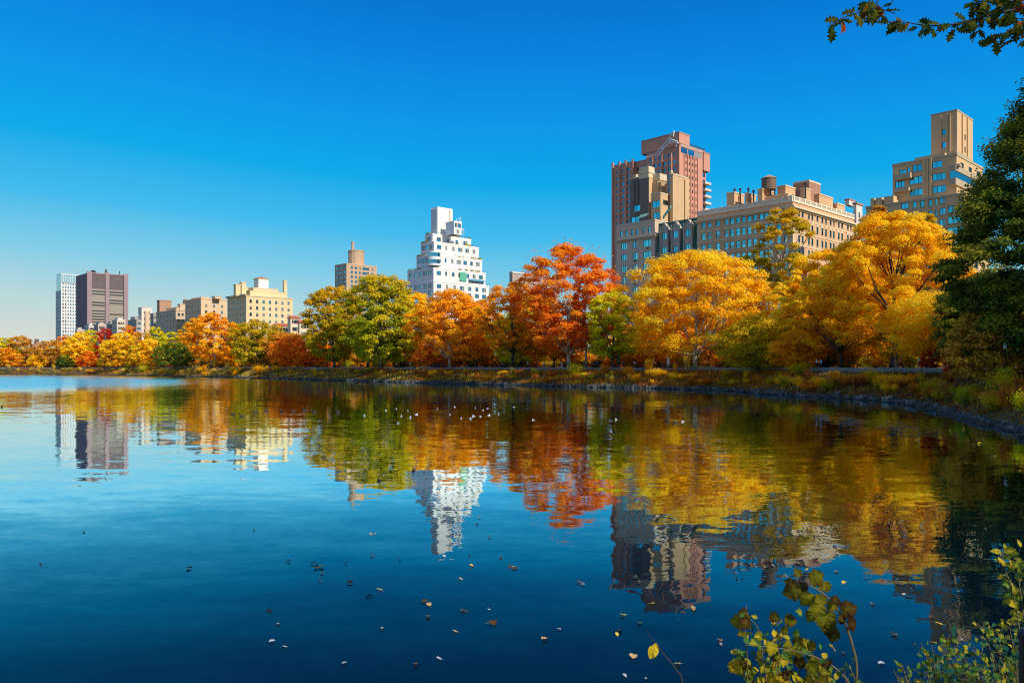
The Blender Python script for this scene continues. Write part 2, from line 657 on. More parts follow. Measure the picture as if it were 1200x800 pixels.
yy = t.math('ADD', sp.outputs['Y'], t.math('MULTIPLY', t.math('SUBTRACT', patch.outputs[0], .5), 46.0))
rough = t.math('MULTIPLY', sstep(yy, 112, 172), sstep(t.math('ADD', sp.outputs['X'], t.math('MULTIPLY', t.math('SUBTRACT', patch.outputs[0], .5), 60.0)), -30, -125))
wind = sstep(patch.outputs[0], .42, .65)
vec = vadd(vscale(w1, .030), vscale(w2, t.math('ADD', .026, t.math('MULTIPLY', wind, .024))))
vec = vadd(vec, vscale(w3, t.math('ADD', t.math('ADD', .014, t.math('MULTIPLY', wind, .02)), t.math('MULTIPLY', rough, .24))))
tilt = t.n('ShaderNodeCombineXYZ')
t.l(t.math('MULTIPLY', rough, .025), tilt.inputs[0]); t.l(t.math('MULTIPLY', rough, -.065), tilt.inputs[1])   # wind ripples: their near flanks show most
vec = vadd(vec, tilt.outputs[0])
fl = t.n('ShaderNodeVectorMath', operation='MULTIPLY')
fl.inputs[1].default_value = (1, 1, 0)
t.l(vec, fl.inputs[0])
nn = t.n('ShaderNodeVectorMath', operation='ADD')
nn.inputs[1].default_value = (0, 0, 1)
t.l(fl.outputs[0], nn.inputs[0])
nm = t.n('ShaderNodeVectorMath', operation='NORMALIZE')
t.l(nn.outputs[0], nm.inputs[0])
d = t.n('ShaderNodeBsdfDiffuse')
d.inputs[0].default_value = (.0005, .006, .014, 1)
gl = t.n('ShaderNodeBsdfGlossy', Roughness=.0)
gl.inputs['Color'].default_value = (.80, .97, 1, 1)
t.l(nm.outputs[0], gl.inputs['Normal'])
fr = t.n('ShaderNodeFresnel', IOR=1.42)
t.l(nm.outputs[0], fr.inputs['Normal'])
mx = t.n('ShaderNodeMixShader')
t.l(t.math('MULTIPLY', t.math('POWER', fr.outputs[0], 2.3), 6.4, True), mx.inputs[0])
t.l(d.outputs[0], mx.inputs[1])
t.l(gl.outputs[0], mx.inputs[2])
t.l(mx.outputs[0], t.out.inputs[0])
tag(wm.build('water', t.mat), kind='structure')

# ------------------------------------------------------------------ buildings on the avenue grid
ROT = math.atan2(Vv[1], Vv[0])


def t_of(px, D):
    k = (px - 600) / F
    a = P0 + Vv * D
    return (k * a[1] - a[0]) / (Uv[0] - k * Uv[1])


def D_of(px, t_):
    k = (px - 600) / F
    a = P0 + Uv * t_
    return (k * a[1] - a[0]) / (Vv[0] - k * Vv[1])


def world(t_, D): return P0 + Uv * t_ + Vv * D


def z_of(py, t_, D): return H0 + (YH - py) / F * world(t_, D)[1]


WCACHE = {}


def window_mesh(w_, h, style, fm, gm, trim):
    key = (round(w_, 2), round(h, 2), style, fm.name, gm.name, trim.name)
    if key in WCACHE: return WCACHE[key]
    mb = MB()
    b = 0.09
    x0, x1 = -w_ / 2, w_ / 2
    mb.box(x0, x0 + b, -.06, .10, 0, h, 0); mb.box(x1 - b, x1, -.06, .10, 0, h, 0)
    mb.box(x0 + b, x1 - b, -.06, .10, 0, b, 0); mb.box(x0 + b, x1 - b, -.06, .10, h - b, h, 0)
    if style.endswith('+sill'):
        style = style[:-5]
        mb.box(x0 - .1, x1 + .1, -.36, -.062, -.17, -.012, 2)
        mb.box(x0, x1, -.2, -.0625, -.0115, b, 2)
    xs = [x0 + b, x1 - b]
    if style in ('pair', 'triple'):
        n = 2 if style == 'pair' else 3
        for i in range(1, n):
            c = x0 + (x1 - x0) * i / n
            mb.box(c - .05, c + .05, -.05, .10, b, h - b, 0)
            xs.insert(-1, c)
    for xa, xb in zip(xs[:-1], xs[1:]):
        if style == 'sash':
            mb.box(xa, xb, -.045, .10, h * .5 - .04, h * .5 + .04, 0)
            mb.add([(xa, .05, b), (xb, .05, b), (xb, .05, h * .5), (xa, .05, h * .5)], [(0, 1, 2, 3)], 1)
            mb.add([(xa, .02, h * .5), (xb, .02, h * .5), (xb, .02, h - b), (xa, .02, h - b)], [(0, 1, 2, 3)], 1)
        else:
            mb.add([(xa, .03, b), (xb, .03, b), (xb, .03, h - b), (xa, .03, h - b)], [(0, 1, 2, 3)], 1)
    me = mb.mesh('window', [fm, gm, trim])
    WCACHE[key] = me
    return me


class Bld:
    """a building: local x runs away from the lake (south face), local y along the avenue (west face)"""
    def __init__(s, name, label, cat, t0, D0, wall, frame, glass, trim=None):
        p = world(t0, D0)
        s.t0, s.D0 = t0, D0
        s.gz = 3.6
        s.root = empty(name, (p[0], p[1], s.gz), ROT, label, cat)
        s.mats = [wall]
        s.frame, s.glass, s.trim = frame, glass, trim or wall
        s.walls, s.cornice = MB(), MB()
        s.wins = []
        s.extra = {}

    def z(s, py, t_=None, D=None):
        return z_of(py, s.t0 if t_ is None else t_, s.D0 if D is None else D) - s.gz

    def part(s, name, mat):
        if name not in s.extra: s.extra[name] = (MB(), mat)
        return s.extra[name][0]

    def face(s, ax, c, a0, a1, z0, z1, op, depth=.35, style='sash', mb=None, mi=0):
        """wall face with real openings; op: (a0,a1,z0,z1[,style])"""
        mb = mb or s.walls
        op = [o for o in op if o[0] > a0 + .05 and o[1] < a1 - .05 and o[2] > z0 + .05 and o[3] < z1 - .05]
        A = sorted({a0, a1, *(round(o[0], 3) for o in op), *(round(o[1], 3) for o in op)})
        Z = sorted({z0, z1, *(round(o[2], 3) for o in op), *(round(o[3], 3) for o in op)})

        def P(a, z, dp=0.0): return (c + dp, a, z) if ax == 'W' else (a, c + dp, z)
        Az = np.array([(x + y) / 2 for x, y in zip(A[:-1], A[1:])])
        for j in range(len(Z) - 1):
            zm = (Z[j] + Z[j + 1]) / 2
            blocked = np.zeros(len(Az), bool)
            for o in op:
                if o[2] < zm < o[3]: blocked |= (Az > o[0]) & (Az < o[1])
            i = 0
            while i < len(Az):
                if blocked[i]: i += 1; continue
                k = i
                while k + 1 < len(Az) and not blocked[k + 1]: k += 1
                q = [P(A[i], Z[j]), P(A[k + 1], Z[j]), P(A[k + 1], Z[j + 1]), P(A[i], Z[j + 1])]
                if ax == 'W': q = q[::-1]
                mb.add(q, [(0, 1, 2, 3)], mi)
                i = k + 1
        for o in op:
            x0, x1, y0, y1 = [round(v, 3) for v in o[:4]]
            for (a, b_) in (((x0, y0), (x0, y1)), ((x0, y1), (x1, y1)), ((x1, y1), (x1, y0)), ((x1, y0), (x0, y0))):
                q = [P(a[0], a[1]), P(b_[0], b_[1]), P(b_[0], b_[1], depth), P(a[0], a[1], depth)]
                if ax == 'W': q = q[::-1]
                mb.add(q, [(0, 1, 2, 3)], mi)
            q = [P(x0, y0, depth), P(x1, y0, depth), P(x1, y1, depth), P(x0, y1, depth)]
            if ax == 'W': q = q[::-1]
            mb.add(q, [(0, 1, 2, 3)], mi)
            st = o[4] if len(o) > 4 else style
            w_, h = x1 - x0 - .02, y1 - y0 - .02
            if s.sills and w_ > .7: st += '+sill'
            loc = ((c + .2, (x0 + x1) / 2, y0 + .01), -math.pi / 2) if ax == 'W' else (((x0 + x1) / 2, c + .2, y0 + .01), 0.0)
            s.wins.append((w_ * h, w_, h, st, loc))
    sills = True

    def tier(s, y0, y1, x0, x1, z0, z1, west=(), south=(), style='sash', cap=.35, mb=None, mi=0, capz=.5):
        """one block of the building (local box) with openings in its west and south faces"""
        mb = mb or s.walls
        s.face('W', x0, y0, y1, z0, z1, list(west), style=style, mb=mb, mi=mi)
        s.face('S', y0, x0, x1, z0, z1, list(south), style=style, mb=mb, mi=mi)
        mb.add([(x1, y0, z0), (x1, y1, z0), (x1, y1, z1), (x1, y0, z1)], [(0, 1, 2, 3)], mi)
        mb.add([(x0, y1, z0), (x0, y1, z1), (x1, y1, z1), (x1, y1, z0)], [(0, 1, 2, 3)], mi)
        mb.add([(x0, y0, z1), (x1, y0, z1), (x1, y1, z1), (x0, y1, z1)], [(0, 1, 2, 3)], mi)
        if cap: s.ring(y0, y1, x0, x1, z1 - capz, z1 + .12, cap)

    def ring(s, y0, y1, x0, x1, z0, z1, out, name='cornice', mat=None):
        """a band round a block, standing proud of it by out: one closed ring, one part"""
        mb = MB()
        i = .004
        O = [(x0 - out, y0 - out), (x1 + out, y0 - out), (x1 + out, y1 + out), (x0 - out, y1 + out)]
        I = [(x0 - i, y0 - i), (x1 + i, y0 - i), (x1 + i, y1 + i), (x0 - i, y1 + i)]
        vs = [(p[0], p[1], z) for z in (z0, z1) for q in (O, I) for p in q]
        fs = []
        for k in range(4):
            k2 = (k + 1) % 4
            fs += [(k, k2, 8 + k2, 8 + k), (4 + k2, 4 + k, 12 + k, 12 + k2), (8 + k, 8 + k2, 12 + k2, 12 + k), (k2, k, 4 + k, 4 + k2)]
        mb.add(vs, fs)
        mb.build(name, mat or s.trim, s.root)

    def pbox(s, l, c, r, D0=None, t_first=None):
        """local extents of a block whose west face spans columns l..c and south face c..r, its west face D0 metres from the lake line"""
        D0 = s.D0 if D0 is None else D0
        ta = t_of(c, D0)
        tb = t_of(l, D0)
        Db = D_of(r, ta)
        return ta - s.t0, tb - s.t0, D0 - s.D0, Db - s.D0

    def zz(s, py, y, x): return z_of(py, y + s.t0, x + s.D0) - s.gz

    def finish(s):
        if s.walls.v: s.walls.build('wall', s.mats, s.root)
        if s.cornice.v: s.cornice.build('cornice_front', s.trim, s.root)
        for n, (mb, mat) in s.extra.items():
            mats = mat if isinstance(mat, list) else [mat]
            mb.build(n, mats, s.root)
        s.wins.sort(key=lambda q: -q[0])
        for i, (a, w_, h, st, (loc, rz)) in enumerate(s.wins[:100]):
            link('window', window_mesh(w_, h, st, s.frame, s.glass, s.trim), s.root, loc, (0, 0, rz))
        rest = s.wins[100:]
        if rest:
            vs, fs, mi = [], [], []
            for (a, w_, h, st, (loc, rz)) in rest:
                me = window_mesh(w_, h, st, s.frame, s.glass, s.trim)
                M = Matrix.Translation(loc) @ Matrix.Rotation(rz, 4, 'Z')
                b0 = len(vs)
                vs += [tuple(M @ v.co) for v in me.vertices]
                for p in me.polygons:
                    fs.append(tuple(b0 + k for k in p.vertices))
                    mi.append(p.material_index)
            me = bpy.data.meshes.new('small_windows')
            me.from_pydata(vs, [], fs)
            me.materials.append(s.frame); me.materials.append(s.glass); me.materials.append(s.trim)
            me.polygons.foreach_set('material_index', mi)
            me.update()
            tag(link('small_windows', me, s.root), kind='stuff')
        return s.root


def grid(a0, a1, n, w_, zs, h, margin=.6, style=None, skip=()):
    """n windows of width w_ evenly across a0..a1 at every sill height in zs"""
    out = []
    span = (a1 - a0 - 2 * margin) / n
    for zi, z in enumerate(zs):
        for i in range(n):
            if (i, zi) in skip: continue
            c = a0 + margin + span * (i + .5)
            out.append((c - w_ / 2, c + w_ / 2, z, z + h) + ((style,) if style else ()))
    return out


FR_D = plain('dark bronze window frame', (.03, .035, .035), .5)
FR_W = plain('pale painted window frame', (.6, .58, .52), .6)
FR_G = plain('grey green window frame', (.10, .14, .14), .5)
GL_C = glassmat('sky blue panes', (.28, .80, .86), .80, .08)
GL_D = glassmat('dim panes', (.45, .8, .95), .55, .30)
GL_L = glassmat('panes with blinds', (.5, .85, .95), .6, .35)
METAL = plain('dark rooftop metal', (.05, .05, .05), .5, .5)
WOOD = wallmat('weathered tank wood', (.20, .13, .08), .35)
TILE = wallmat('red clay roof tile', (.42, .10, .05), .3)
ROOFC = wallmat('roof felt', (.10, .09, .085), .3)
ZB = -4.0

# --- the long tan apartment house with balustrade (right of centre)
c = t_of(929, 110)
b = Bld('apartment_house', 'long tan brick apartment house with pale balustrade, blue shaded side and sunlit creamy side', 'building', c, 110,
        wallmat('tan brick', (.62, .37, .19), .2), FR_D, GL_C, wallmat('warm limestone trim', (.68, .52, .33), .15))
y0, y1, x0, x1 = b.pbox(817.2, 929, 1001)
zt = b.z(236)
zrow = b.zz(267.5, t_of(824, 110) - b.t0, 0)
rows_ = [zrow - 4.15 * i for i in range(0, 12)]
rows_ = [z for z in rows_ if z > 1.5]
wc = [824.4, 831.4, 841.2, 851.3, 857.8, 864.6, 871.3, 878.1, 884.7, 892.2, 897.6, 903, 912.7, 921.5]
west = []
for pxc in wc:
    a = t_of(pxc, 110) - b.t0
    west += [(a - .72, a + .72, z, z + 2.45) for z in rows_]
sc_ = [936.4, 940.6, 947.9, 951.9, 957.9, 963.7, 967.9, 973.4, 977.1, 983.0, 986.8, 993.6, 997.0]
south = []
for pxc in sc_:
    a = D_of(pxc, b.t0) - b.D0
    south += [(a - .66, a + .66, z, z + 2.45) for z in rows_]
b.tier(y0, y1, x0, x1, ZB, zt, west, south, cap=0)
zc = zt - 2.0
b.ring(y0, y1, x0, x1, zc - .5, zc, .35); b.ring(y0, y1, x0, x1, zc + .003, zc + .6, .95)
for k in (0, 1, 2):
    z = rows_[k] - .95
    b.ring(y0, y1, x0, x1, z, z + .38, .16, 'string_course')
# stone window heads
for (q, ax) in ((west, 'W'), (south, 'S')):
    for o in q:
        if o[2] < rows_[2] - .1: continue
        hh = .75 if abs(o[2] - rows_[1]) < .1 else .28
        hd = MB()
        if ax == 'W': hd.box(-.09, -.003, o[0] - .18, o[1] + .18, o[3] + .03, o[3] + hh)
        else: hd.box(o[0] - .18, o[1] + .18, -.09, -.003, o[3] + .03, o[3] + hh)
        hd.build('window_head', b.trim, b.root)
qn, qn2 = MB(), MB()
z = 2.0
k = 0
while z < zc - 1.5:
    L = 1.5 if k % 2 else 1.0
    qn.box(-.07, -.003, .0, L, z, z + .82); qn.box(-.07, L, -.07, -.003, z, z + .82)
    qn2.box(-.07, -.003, y1 - L, y1, z, z + .82)
    z += .92; k += 1
qn.build('quoins', b.trim, b.root); qn2.build('quoins', b.trim, b.root)
# balustrade
bl = b.part('balustrade', wallmat('pale balustrade stone', (.80, .68, .50), .12))
zb = zt
for (ax, n_, L) in (('W', 11, y1), ('S', 12, x1)):
    for i in range(n_):
        a, a2 = L * i / n_, L * (i + 1) / n_
        for (p, q, zz0, zz1) in ((a + .003, a + .75, zb + .003, zb + 1.9), (a + .753, a2 - .003, zb + .003, zb + .45), (a + .753, a2 - .003, zb + 1.45, zb + 1.72)):
            if ax == 'W': bl.box(-.28, .22, p, q, zz0, zz1)
            else: bl.box(max(p, .25), q, -.28, .22, zz0, zz1)
        nb = 6
        for j in range(nb):
            m = a + .75 + (a2 - a - .75) * (j + .5) / nb
            if ax == 'W': bl.box(-.14, .08, m - .12, m + .12, zb + .453, zb + 1.447)
            else: bl.box(m - .12, m + .12, -.14, .08, zb + .453, zb + 1.447)
# penthouse blocks
for (l, cc, r, D, top, cols) in ((823, 888, 893, 116, 240, 5), (851.5, 860.5, 872, 118, 225, 0), (873, 876, 886, 119, 226, 0), (888, 893.5, 908, 116.5, 221, 0),
                                 (893, 923, 934, 118, 227, 3), (911, 920.5, 932, 121, 217, 1), (938, 943, 950, 122, 220, 0), (952, 960, 976, 134, 227, 2), (976, 981, 990, 145, 238, 0)):
    a0, a1, d0, d1 = b.pbox(l, cc, r, D)
    a0 = max(a0, .9); d1 = min(d1, x1 - .9)
    top_z = b.zz(top, a0, d0)
    wq = grid(a0, a1, cols, 2.2, [zt + .9], 1.6) if cols else []
    ph = MB()
    b.tier(a0, a1, d0, d1, zt + .003, top_z, wq, [], 'pair', cap=.18, mb=ph, capz=.3)
    ph.build('penthouse', b.mats, b.root)
pb = MB()
a0, a1, d0, d1 = b.pbox(929.5, 948, 961.5, 130)
a0 = max(a0, .9); d1 = min(d1, x1 - .9)
b.tier(a0, a1, d0, d1, zt + .003, b.zz(211, a0, d0), [], [], cap=.12, mb=pb)
pb.build('bulkhead', wallmat('reddish roof brick', (.40, .19, .125), .2), b.root)
for pxv, top in ((861, 221.5), (867.5, 221), (877, 220.5), (883, 223), (944, 214)):
    a = t_of(pxv, 121) - b.t0
    z1_ = b.zz(top, a, 11)
    vt = MB()
    vt.lathe([(.25, zt + 2), (.25, z1_ - .6), (.45, z1_ - .55), (.45, z1_), (.1, z1_ + .2)], 8, (11, a))
    vt.build('roof_vent', METAL, b.root)
APT = b
b.finish()


def water_tank(label, px_c, py_top, py_bot, D, rpx, roof_z=None):
    tt = t_of(px_c, D)
    p = world(tt, D)
    k = p[1] / F
    zb_, zt_ = z_of(py_bot, tt, D), z_of(py_top, tt, D)
    r = rpx * k
    root = empty('water_tank', (p[0], p[1], zb_), ROT, label, 'water tank', 'wooden rooftop water tanks')
    m = MB()
    hh = (zt_ - zb_)
    n = 24
    body = [(r * 1.02, 0), (r, hh * .74)]
    m.lathe(body, n)
    m.build('barrel', WOOD, root)
    m = MB(); m.lathe([(r * 1.08, hh * .742), (r * 1.08, hh * .77), (r * .1, hh), (.05, hh * 1.02)], n); m.build('conical_roof', wallmat('tank roof', (.40, .28, .16), .25), root)
    m = MB()
    for q in range(4): 
        z = hh * (.08 + .19 * q)
        m.lathe([(r * 1.035, z), (r * 1.035, z + .12)], n)
    m.build('hoops', METAL, root)
    for sx in (-1, 1):
        for sy in (-1, 1):
            m = MB(); m.box(sx * r * .6 - .15, sx * r * .6 + .15, sy * r * .6 - .15, sy * r * .6 + .15, -(zb_ - roof_z) if roof_z else -2.5, -.003)
            m.build('leg', METAL, root)
    return root


water_tank('tall wooden water tank with a cone roof on top of the long tan apartment house', 901, 205, 222.5, 119.5, 8.2)

# --- grey limestone house left of it
c = t_of(767.3, 110)
b = Bld('limestone_apartment_house', 'flat roofed grey limestone apartment house with broad blue windows, left of the green mansard roof', 'building', c, 110,
        wallmat('grey limestone', (.58, .44, .32), .13), FR_D, GL_C, wallmat('limestone trim', (.58, .46, .34), .12))
y0, y1, x0, x1 = b.pbox(722.5, 767.3, 777)
x1 = 16
zt = b.z(257)
zr0 = b.zz(275.5, t_of(745, 110) - b.t0, 0)
west = []
for pxc in (728, 734.2, 740.5, 746.8, 754.2, 760.8):
    a = t_of(pxc, 110) - b.t0
    west.append((a - .5, a + .5, zr0, zr0 + 2.2))
for i in range(11):
    z = b.zz(290.8, t_of(745, 110) - b.t0, 0) - 4.25 * i
    if z < 2: break
    for pxc, hw, st in ((731.4, 1.32, 'triple'), (744.3, 1.12, 'pair'), (758, 1.75, 'triple')):
        a = t_of(pxc, 110) - b.t0
        west.append((a - hw, a + hw, z, z + 2.5, st))
south = grid(.6, 15.5, 3, 1.5, [zr0 - .2, zr0 - 4.4], 2.2)
b.tier(y0, y1, x0, x1, ZB, zt, west, south, cap=.12)
z = zr0 - 1.3
b.ring(y0, y1, x0, x1, z, z + .35, .7); b.ring(y0, y1, x0, x1, z - .55, z - .003, .3)
mbc = b.part('modillions', b.trim)
for i in range(26):
    a = y1 * (i + .5) / 26
    mbc.box(-.62, -.31, a - .14, a + .14, z - .5, z - .006)
ac = b.part('air_conditioners', METAL)
for i in range(5):
    for pxc in (744.3, 759):
        a = t_of(pxc, 110) - b.t0
        zz_ = west[6 + 3 * i][2]
        if (i + int(pxc)) % 2: ac.box(-.3, -.003, a - .4, a + .4, zz_ - .75, zz_ - .3)
b.finish()

# --- green mansard roof house between the two
c = t_of(817, 110.3)
b = Bld('mansard_house', 'narrow stone house with steep green copper mansard roof and three pointed gothic dormers', 'building', c, 110.3,
        wallmat('grey stone', (.46, .37, .28), .16), FR_D, GL_C, wallmat('carved grey stone', (.42, .36, .29), .2))
y0, y1, x0, x1 = b.pbox(768, 817, 830)
x1 = 15
tm = t_of(792, 110.3) - b.t0
zl = b.zz(299, tm, 0)
ztop = b.zz(259, tm, 0)
west = []
for i in range(8):
    z = zl - 4.3 - 4.2 * i
    if z < 2: break
    for pxc in (778.5, 791.7, 806.3):
        a = t_of(pxc, 110.3) - b.t0
        west.append((a - .95, a + .95, z, z + 2.6, 'pair'))
y0 += .05; y1 -= .05
b.tier(y0, y1, x0, x1, ZB, zl, west, [], cap=.8, capz=.7)
ms = b.part('mansard_roof', wallmat('green copper', (.035, .15, .12), .35))
ms.add([(0.2, y0, zl + .13), (0.2, y1, zl + .13), (2.4, y1, ztop), (2.4, y0, ztop), (x1, y1, ztop), (x1, y0, ztop), (x1, y1, zl + .13), (x1, y0, zl + .13)],
       [(0, 3, 2, 1), (3, 5, 4, 2), (0, 7, 5, 3), (1, 2, 4, 6), (5, 7, 6, 4)])
ms.box(2.0, 2.8, y0, y1, ztop + .003, ztop + .5)
for pxc in (778.5, 791.7, 806.3):
    a = t_of(pxc, 110.3) - b.t0
    hw = 1.65
    hgt = (ztop - zl)
    dm = MB()
    tmp_w, tmp_s = b.wins, None
    op = [(a - .95, a + .95, zl + .7, zl + .7 + 2.6, 'pair'), (a - .95, a + .95, zl + hgt * .5, zl + hgt * .5 + 2.5, 'pair')]
    zg = zl + hgt * .78
    b.sills = False
    b.face('W', -.05, a - hw, a + hw, zl + .14, zg, op, mb=dm)
    b.sills = True
    dm.add([(-.05, a - hw, zl + .14), (-.05, a - hw, zg), (2.3, a - hw, zg), (2.3, a - hw, zl + .14)], [(0, 1, 2, 3)])
    dm.add([(-.05, a + hw, zl + .14), (-.05, a + hw, zg), (2.3, a + hw, zg), (2.3, a + hw, zl + .14)], [(3, 2, 1, 0)])
    dm.add([(-.05, a - hw, zg), (-.05, a + hw, zg), (-.05, a, zg + 2.6), (2.6, a - hw, zg), (2.6, a + hw, zg), (2.6, a, zg + 2.6)],
           [(1, 0, 2), (0, 3, 5, 2), (1, 2, 5, 4)])
    for sg in (-1, 1):   # raking copings and finial
        dm.tube([(-.12, a + sg * (hw + .15), zg - .1), (-.12, a, zg + 2.8)], .16, 4)
        dm.box(-.35, -.053, a + sg * hw - .22, a + sg * hw + .22, zl + .14, zg + .9)
        dm.tube([(-.2, a + sg * hw, zg + .9), (-.2, a + sg * hw, zg + 1.9)], [.24, .02], 4)
    dm.tube([(-.12, a, zg + 2.6), (-.12, a, zg + 4.0)], [.18, .04], 4)
    dm.build('dormer', [b.trim], b.root)
bal = b.part('balcony_rail', b.trim)
for i in range(30):
    a = y0 + (y1 - y0) * (i + .5) / 30
    bal.box(-.9, -.7, a - .12, a + .12, zl + .13, zl + .9)
bal.box(-1.0, -.62, y0, y1, zl + .903, zl + 1.1)
b.finish()

# --- the stepped ochre tower just behind those two
c = t_of(774, 136)
b = Bld('stepped_apartment_tower', 'stepped tower of narrow shaded and ochre shafts, just in front of the red brick tower', 'building', c, 136,
        wallmat('ochre brick', (.56, .37, .195), .28), FR_D, GL_C, wallmat('cream terracotta', (.62, .50, .32), .2))


def block(l, cc, r, D, top, west=(), south=(), cap=.2, zlow=None, mb=None, capz=.4, style='pair'):
    a0, a1, d0, d1 = b.pbox(l, cc, r, D)
    z1_ = b.zz(top, a0, d0)
    b.tier(a0, a1, d0, d1, ZB if zlow is None else zlow, z1_, west, south, style, cap, mb, capz=capz)
    return a0, a1, d0, d1, z1_


def pwin(D, pxa, pxb, pya, pyb):
    ta, tb = t_of(pxb, D), t_of(pxa, D)
    tm_ = (ta + tb) / 2
    return (ta - b.t0, tb - b.t0, z_of(pyb, tm_, D) - b.gz, z_of(pya, tm_, D) - b.gz)


DK = b.part('shaded_shaft', wallmat('shaded ochre brick', (.17, .14, .12), .2))  # shade of the lake side put into the brick colour
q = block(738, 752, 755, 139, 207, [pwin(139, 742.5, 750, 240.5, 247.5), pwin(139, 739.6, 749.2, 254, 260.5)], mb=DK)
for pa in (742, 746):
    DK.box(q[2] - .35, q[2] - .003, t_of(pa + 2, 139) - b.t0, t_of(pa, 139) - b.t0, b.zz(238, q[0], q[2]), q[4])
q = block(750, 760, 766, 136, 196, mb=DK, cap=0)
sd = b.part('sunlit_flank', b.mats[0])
sd.box(q[2] + .02, q[3], q[0] - .25, q[0] - .003, ZB, q[4] - 4.4)  # sunlit south side: plain ochre slab over the shaft coloured as shaded
cb = b.part('cream_crown', b.trim)
b.ring(q[0], q[1], q[2], q[3], q[4] - 4.2, q[4] + .1, .25); b.ring(q[0] - .25, q[1] + .25, q[2] - .25, q[3] + .25, q[4] - 2.2, q[4] - 1.8, .25)
cb.box(q[2] - .2, q[3] + .2, q[0] - .2, q[1] + .2, q[4] + .103, q[4] + .5)
q = block(742, 745.5, 748, 140.5, 204, mb=cb, cap=0, zlow=b.z(216))
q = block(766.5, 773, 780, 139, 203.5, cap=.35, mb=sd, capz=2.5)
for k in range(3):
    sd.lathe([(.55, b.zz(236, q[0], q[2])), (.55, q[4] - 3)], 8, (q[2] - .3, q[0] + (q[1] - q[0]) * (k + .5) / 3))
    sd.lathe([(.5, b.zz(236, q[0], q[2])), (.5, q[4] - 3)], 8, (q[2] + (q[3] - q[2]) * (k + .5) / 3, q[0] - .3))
q = block(785, 788.5, 806.5, 138, 203.5, cap=.15)
pil = MB()
xa = D_of(801.5, q[0] + b.t0) - b.D0
pil.box(xa, q[3] - .1, q[0] - .6, q[0] - .004, ZB, q[4] - 1.2)
pil.build('pilaster', b.mats, b.root)
for k_, (pxv, top) in enumerate(((790, 200), (796, 201.5))):
    fl_ = MB(); xv = D_of(pxv, q[0] + b.t0) - b.D0
    fl_.box(xv - .5, xv + .5, q[0] + 1, q[0] + 2, q[4] + .13, q[4] + (1.6, .9)[k_])
    fl_.build('chimney', b.trim, b.root)
block(763, 774, 786, 133, 225.5, [pwin(133, 764.2, 773, 235.5, 243.2), pwin(133, 765.5, 773, 249, 256)],
      [(D_of(777, t_of(774, 133)) - b.D0, D_of(783, t_of(774, 133)) - b.D0, b.z(241.5), b.z(235.5))], cap=.15)
block(776, 782, 806, 134, 262, cap=.1)
block(738, 767, 776, 131.5, 262, cap=.1)
# sloping stair parapet and small green awning
gp = b.part('green_parapet', wallmat('pale green copper', (.16, .36, .30), .2))
a0 = t_of(777, 133) - b.t0; a1 = t_of(786, 133) - b.t0
M_ = [(-3.2, a0, b.zz(257, a0, -3)), (-3.2, a1, b.zz(244, a1, -3)), (-2.7, a1, b.zz(244, a1, -3)), (-2.7, a0, b.zz(257, a0, -3))]
gp.add(M_ + [(p[0], p[1], p[2] + 1.2) for p in M_], [(0, 1, 2, 3), (4, 7, 6, 5), (0, 4, 5, 1), (1, 5, 6, 2), (2, 6, 7, 3), (3, 7, 4, 0)])
a0, a1 = t_of(761, 133) - b.t0, t_of(751, 133) - b.t0
gp.add([(-5, a0, b.zz(253, a0, -5)), (-5, a1, b.zz(256, a1, -5)), (-3.4, a1, b.zz(251.5, a1, -5)), (-3.4, a0, b.zz(249, a0, -5))], [(0, 1, 2, 3)])
b.finish()

# --- tall red brick tower behind
c = t_of(796, 190)
b = Bld('brick_tower', 'tall red brown brick high rise with balconies and a white rig on its roof', 'building', c, 190,
        wallmat('red brown brick', (.58, .275, .19), .2), FR_D, GL_D, wallmat('brick coping', (.42, .22, .15), .15))
b.sills = False
y0, y1, x0, x1 = b.pbox(757, 796, 830)
zt = b.z(170)
zs = [zt - 5 - 3.25 * i for i in range(30)]
zs = [z for z in zs if z > 12]
wst = grid(y0, y1, 6, 1.5, zs, 1.7, 1.5)
sth = grid(x0, x1 - 5.5, 4, 1.15, zs, 1.7, 4.0)
b.tier(y0, y1, x0, x1 - 5, ZB, zt, wst, sth, cap=.12)
# deep vertical slots on the west side read as ribs
rb_ = b.part('brick_ribs', b.mats[0])
for i in range(1, 6, 2):
    a = y0 + 1.5 + (y1 - y0 - 3) * i / 6
    rb_.box(-.7, -.003, a - .3, a + .3, ZB, zt - 3)
for i in range(5):
    a = x0 + 4.0 + (x1 - 5.5 - 8.0) * i / 4
    rb_.box(a - .35, a + .35, -.5, -.003, ZB, zt - 3.5)
# left wing
a0, a1, d0, d1 = b.pbox(718.5, 757, 764, 191)
tA, tB = t_of(742, 191) - b.t0, a1
zL = b.zz(189, tA, d0)
zsl = [zL - 4.6 - 3.25 * i for i in range(28)]
zsl = [z for z in zsl if z > 10]
b.tier(tA, tB, d0, d0 + 16, ZB, zL, grid(tA, tB, 3, 1.5, zsl, 1.7, 1.2), [], cap=.12)
for fr_, dz in ((.0, .9), (.345, 1.2), (.655, 1.2), (1.0, 1.6)):
    a = tA + (tB - tA) * fr_
    rb_.box(d0 - .8, d0 - .003, a - .45, a + .45, ZB, zL + dz)
zM = b.zz(186, a0, d0)
b.tier(a0 + .01, tA - .01, d0 + 1.5, d0 + 14, ZB, zM, grid(a0, tA, 3, 1.4, [zM - 4.6 - 3.25 * i for i in range(26)], 1.7, .8), [], cap=.12)
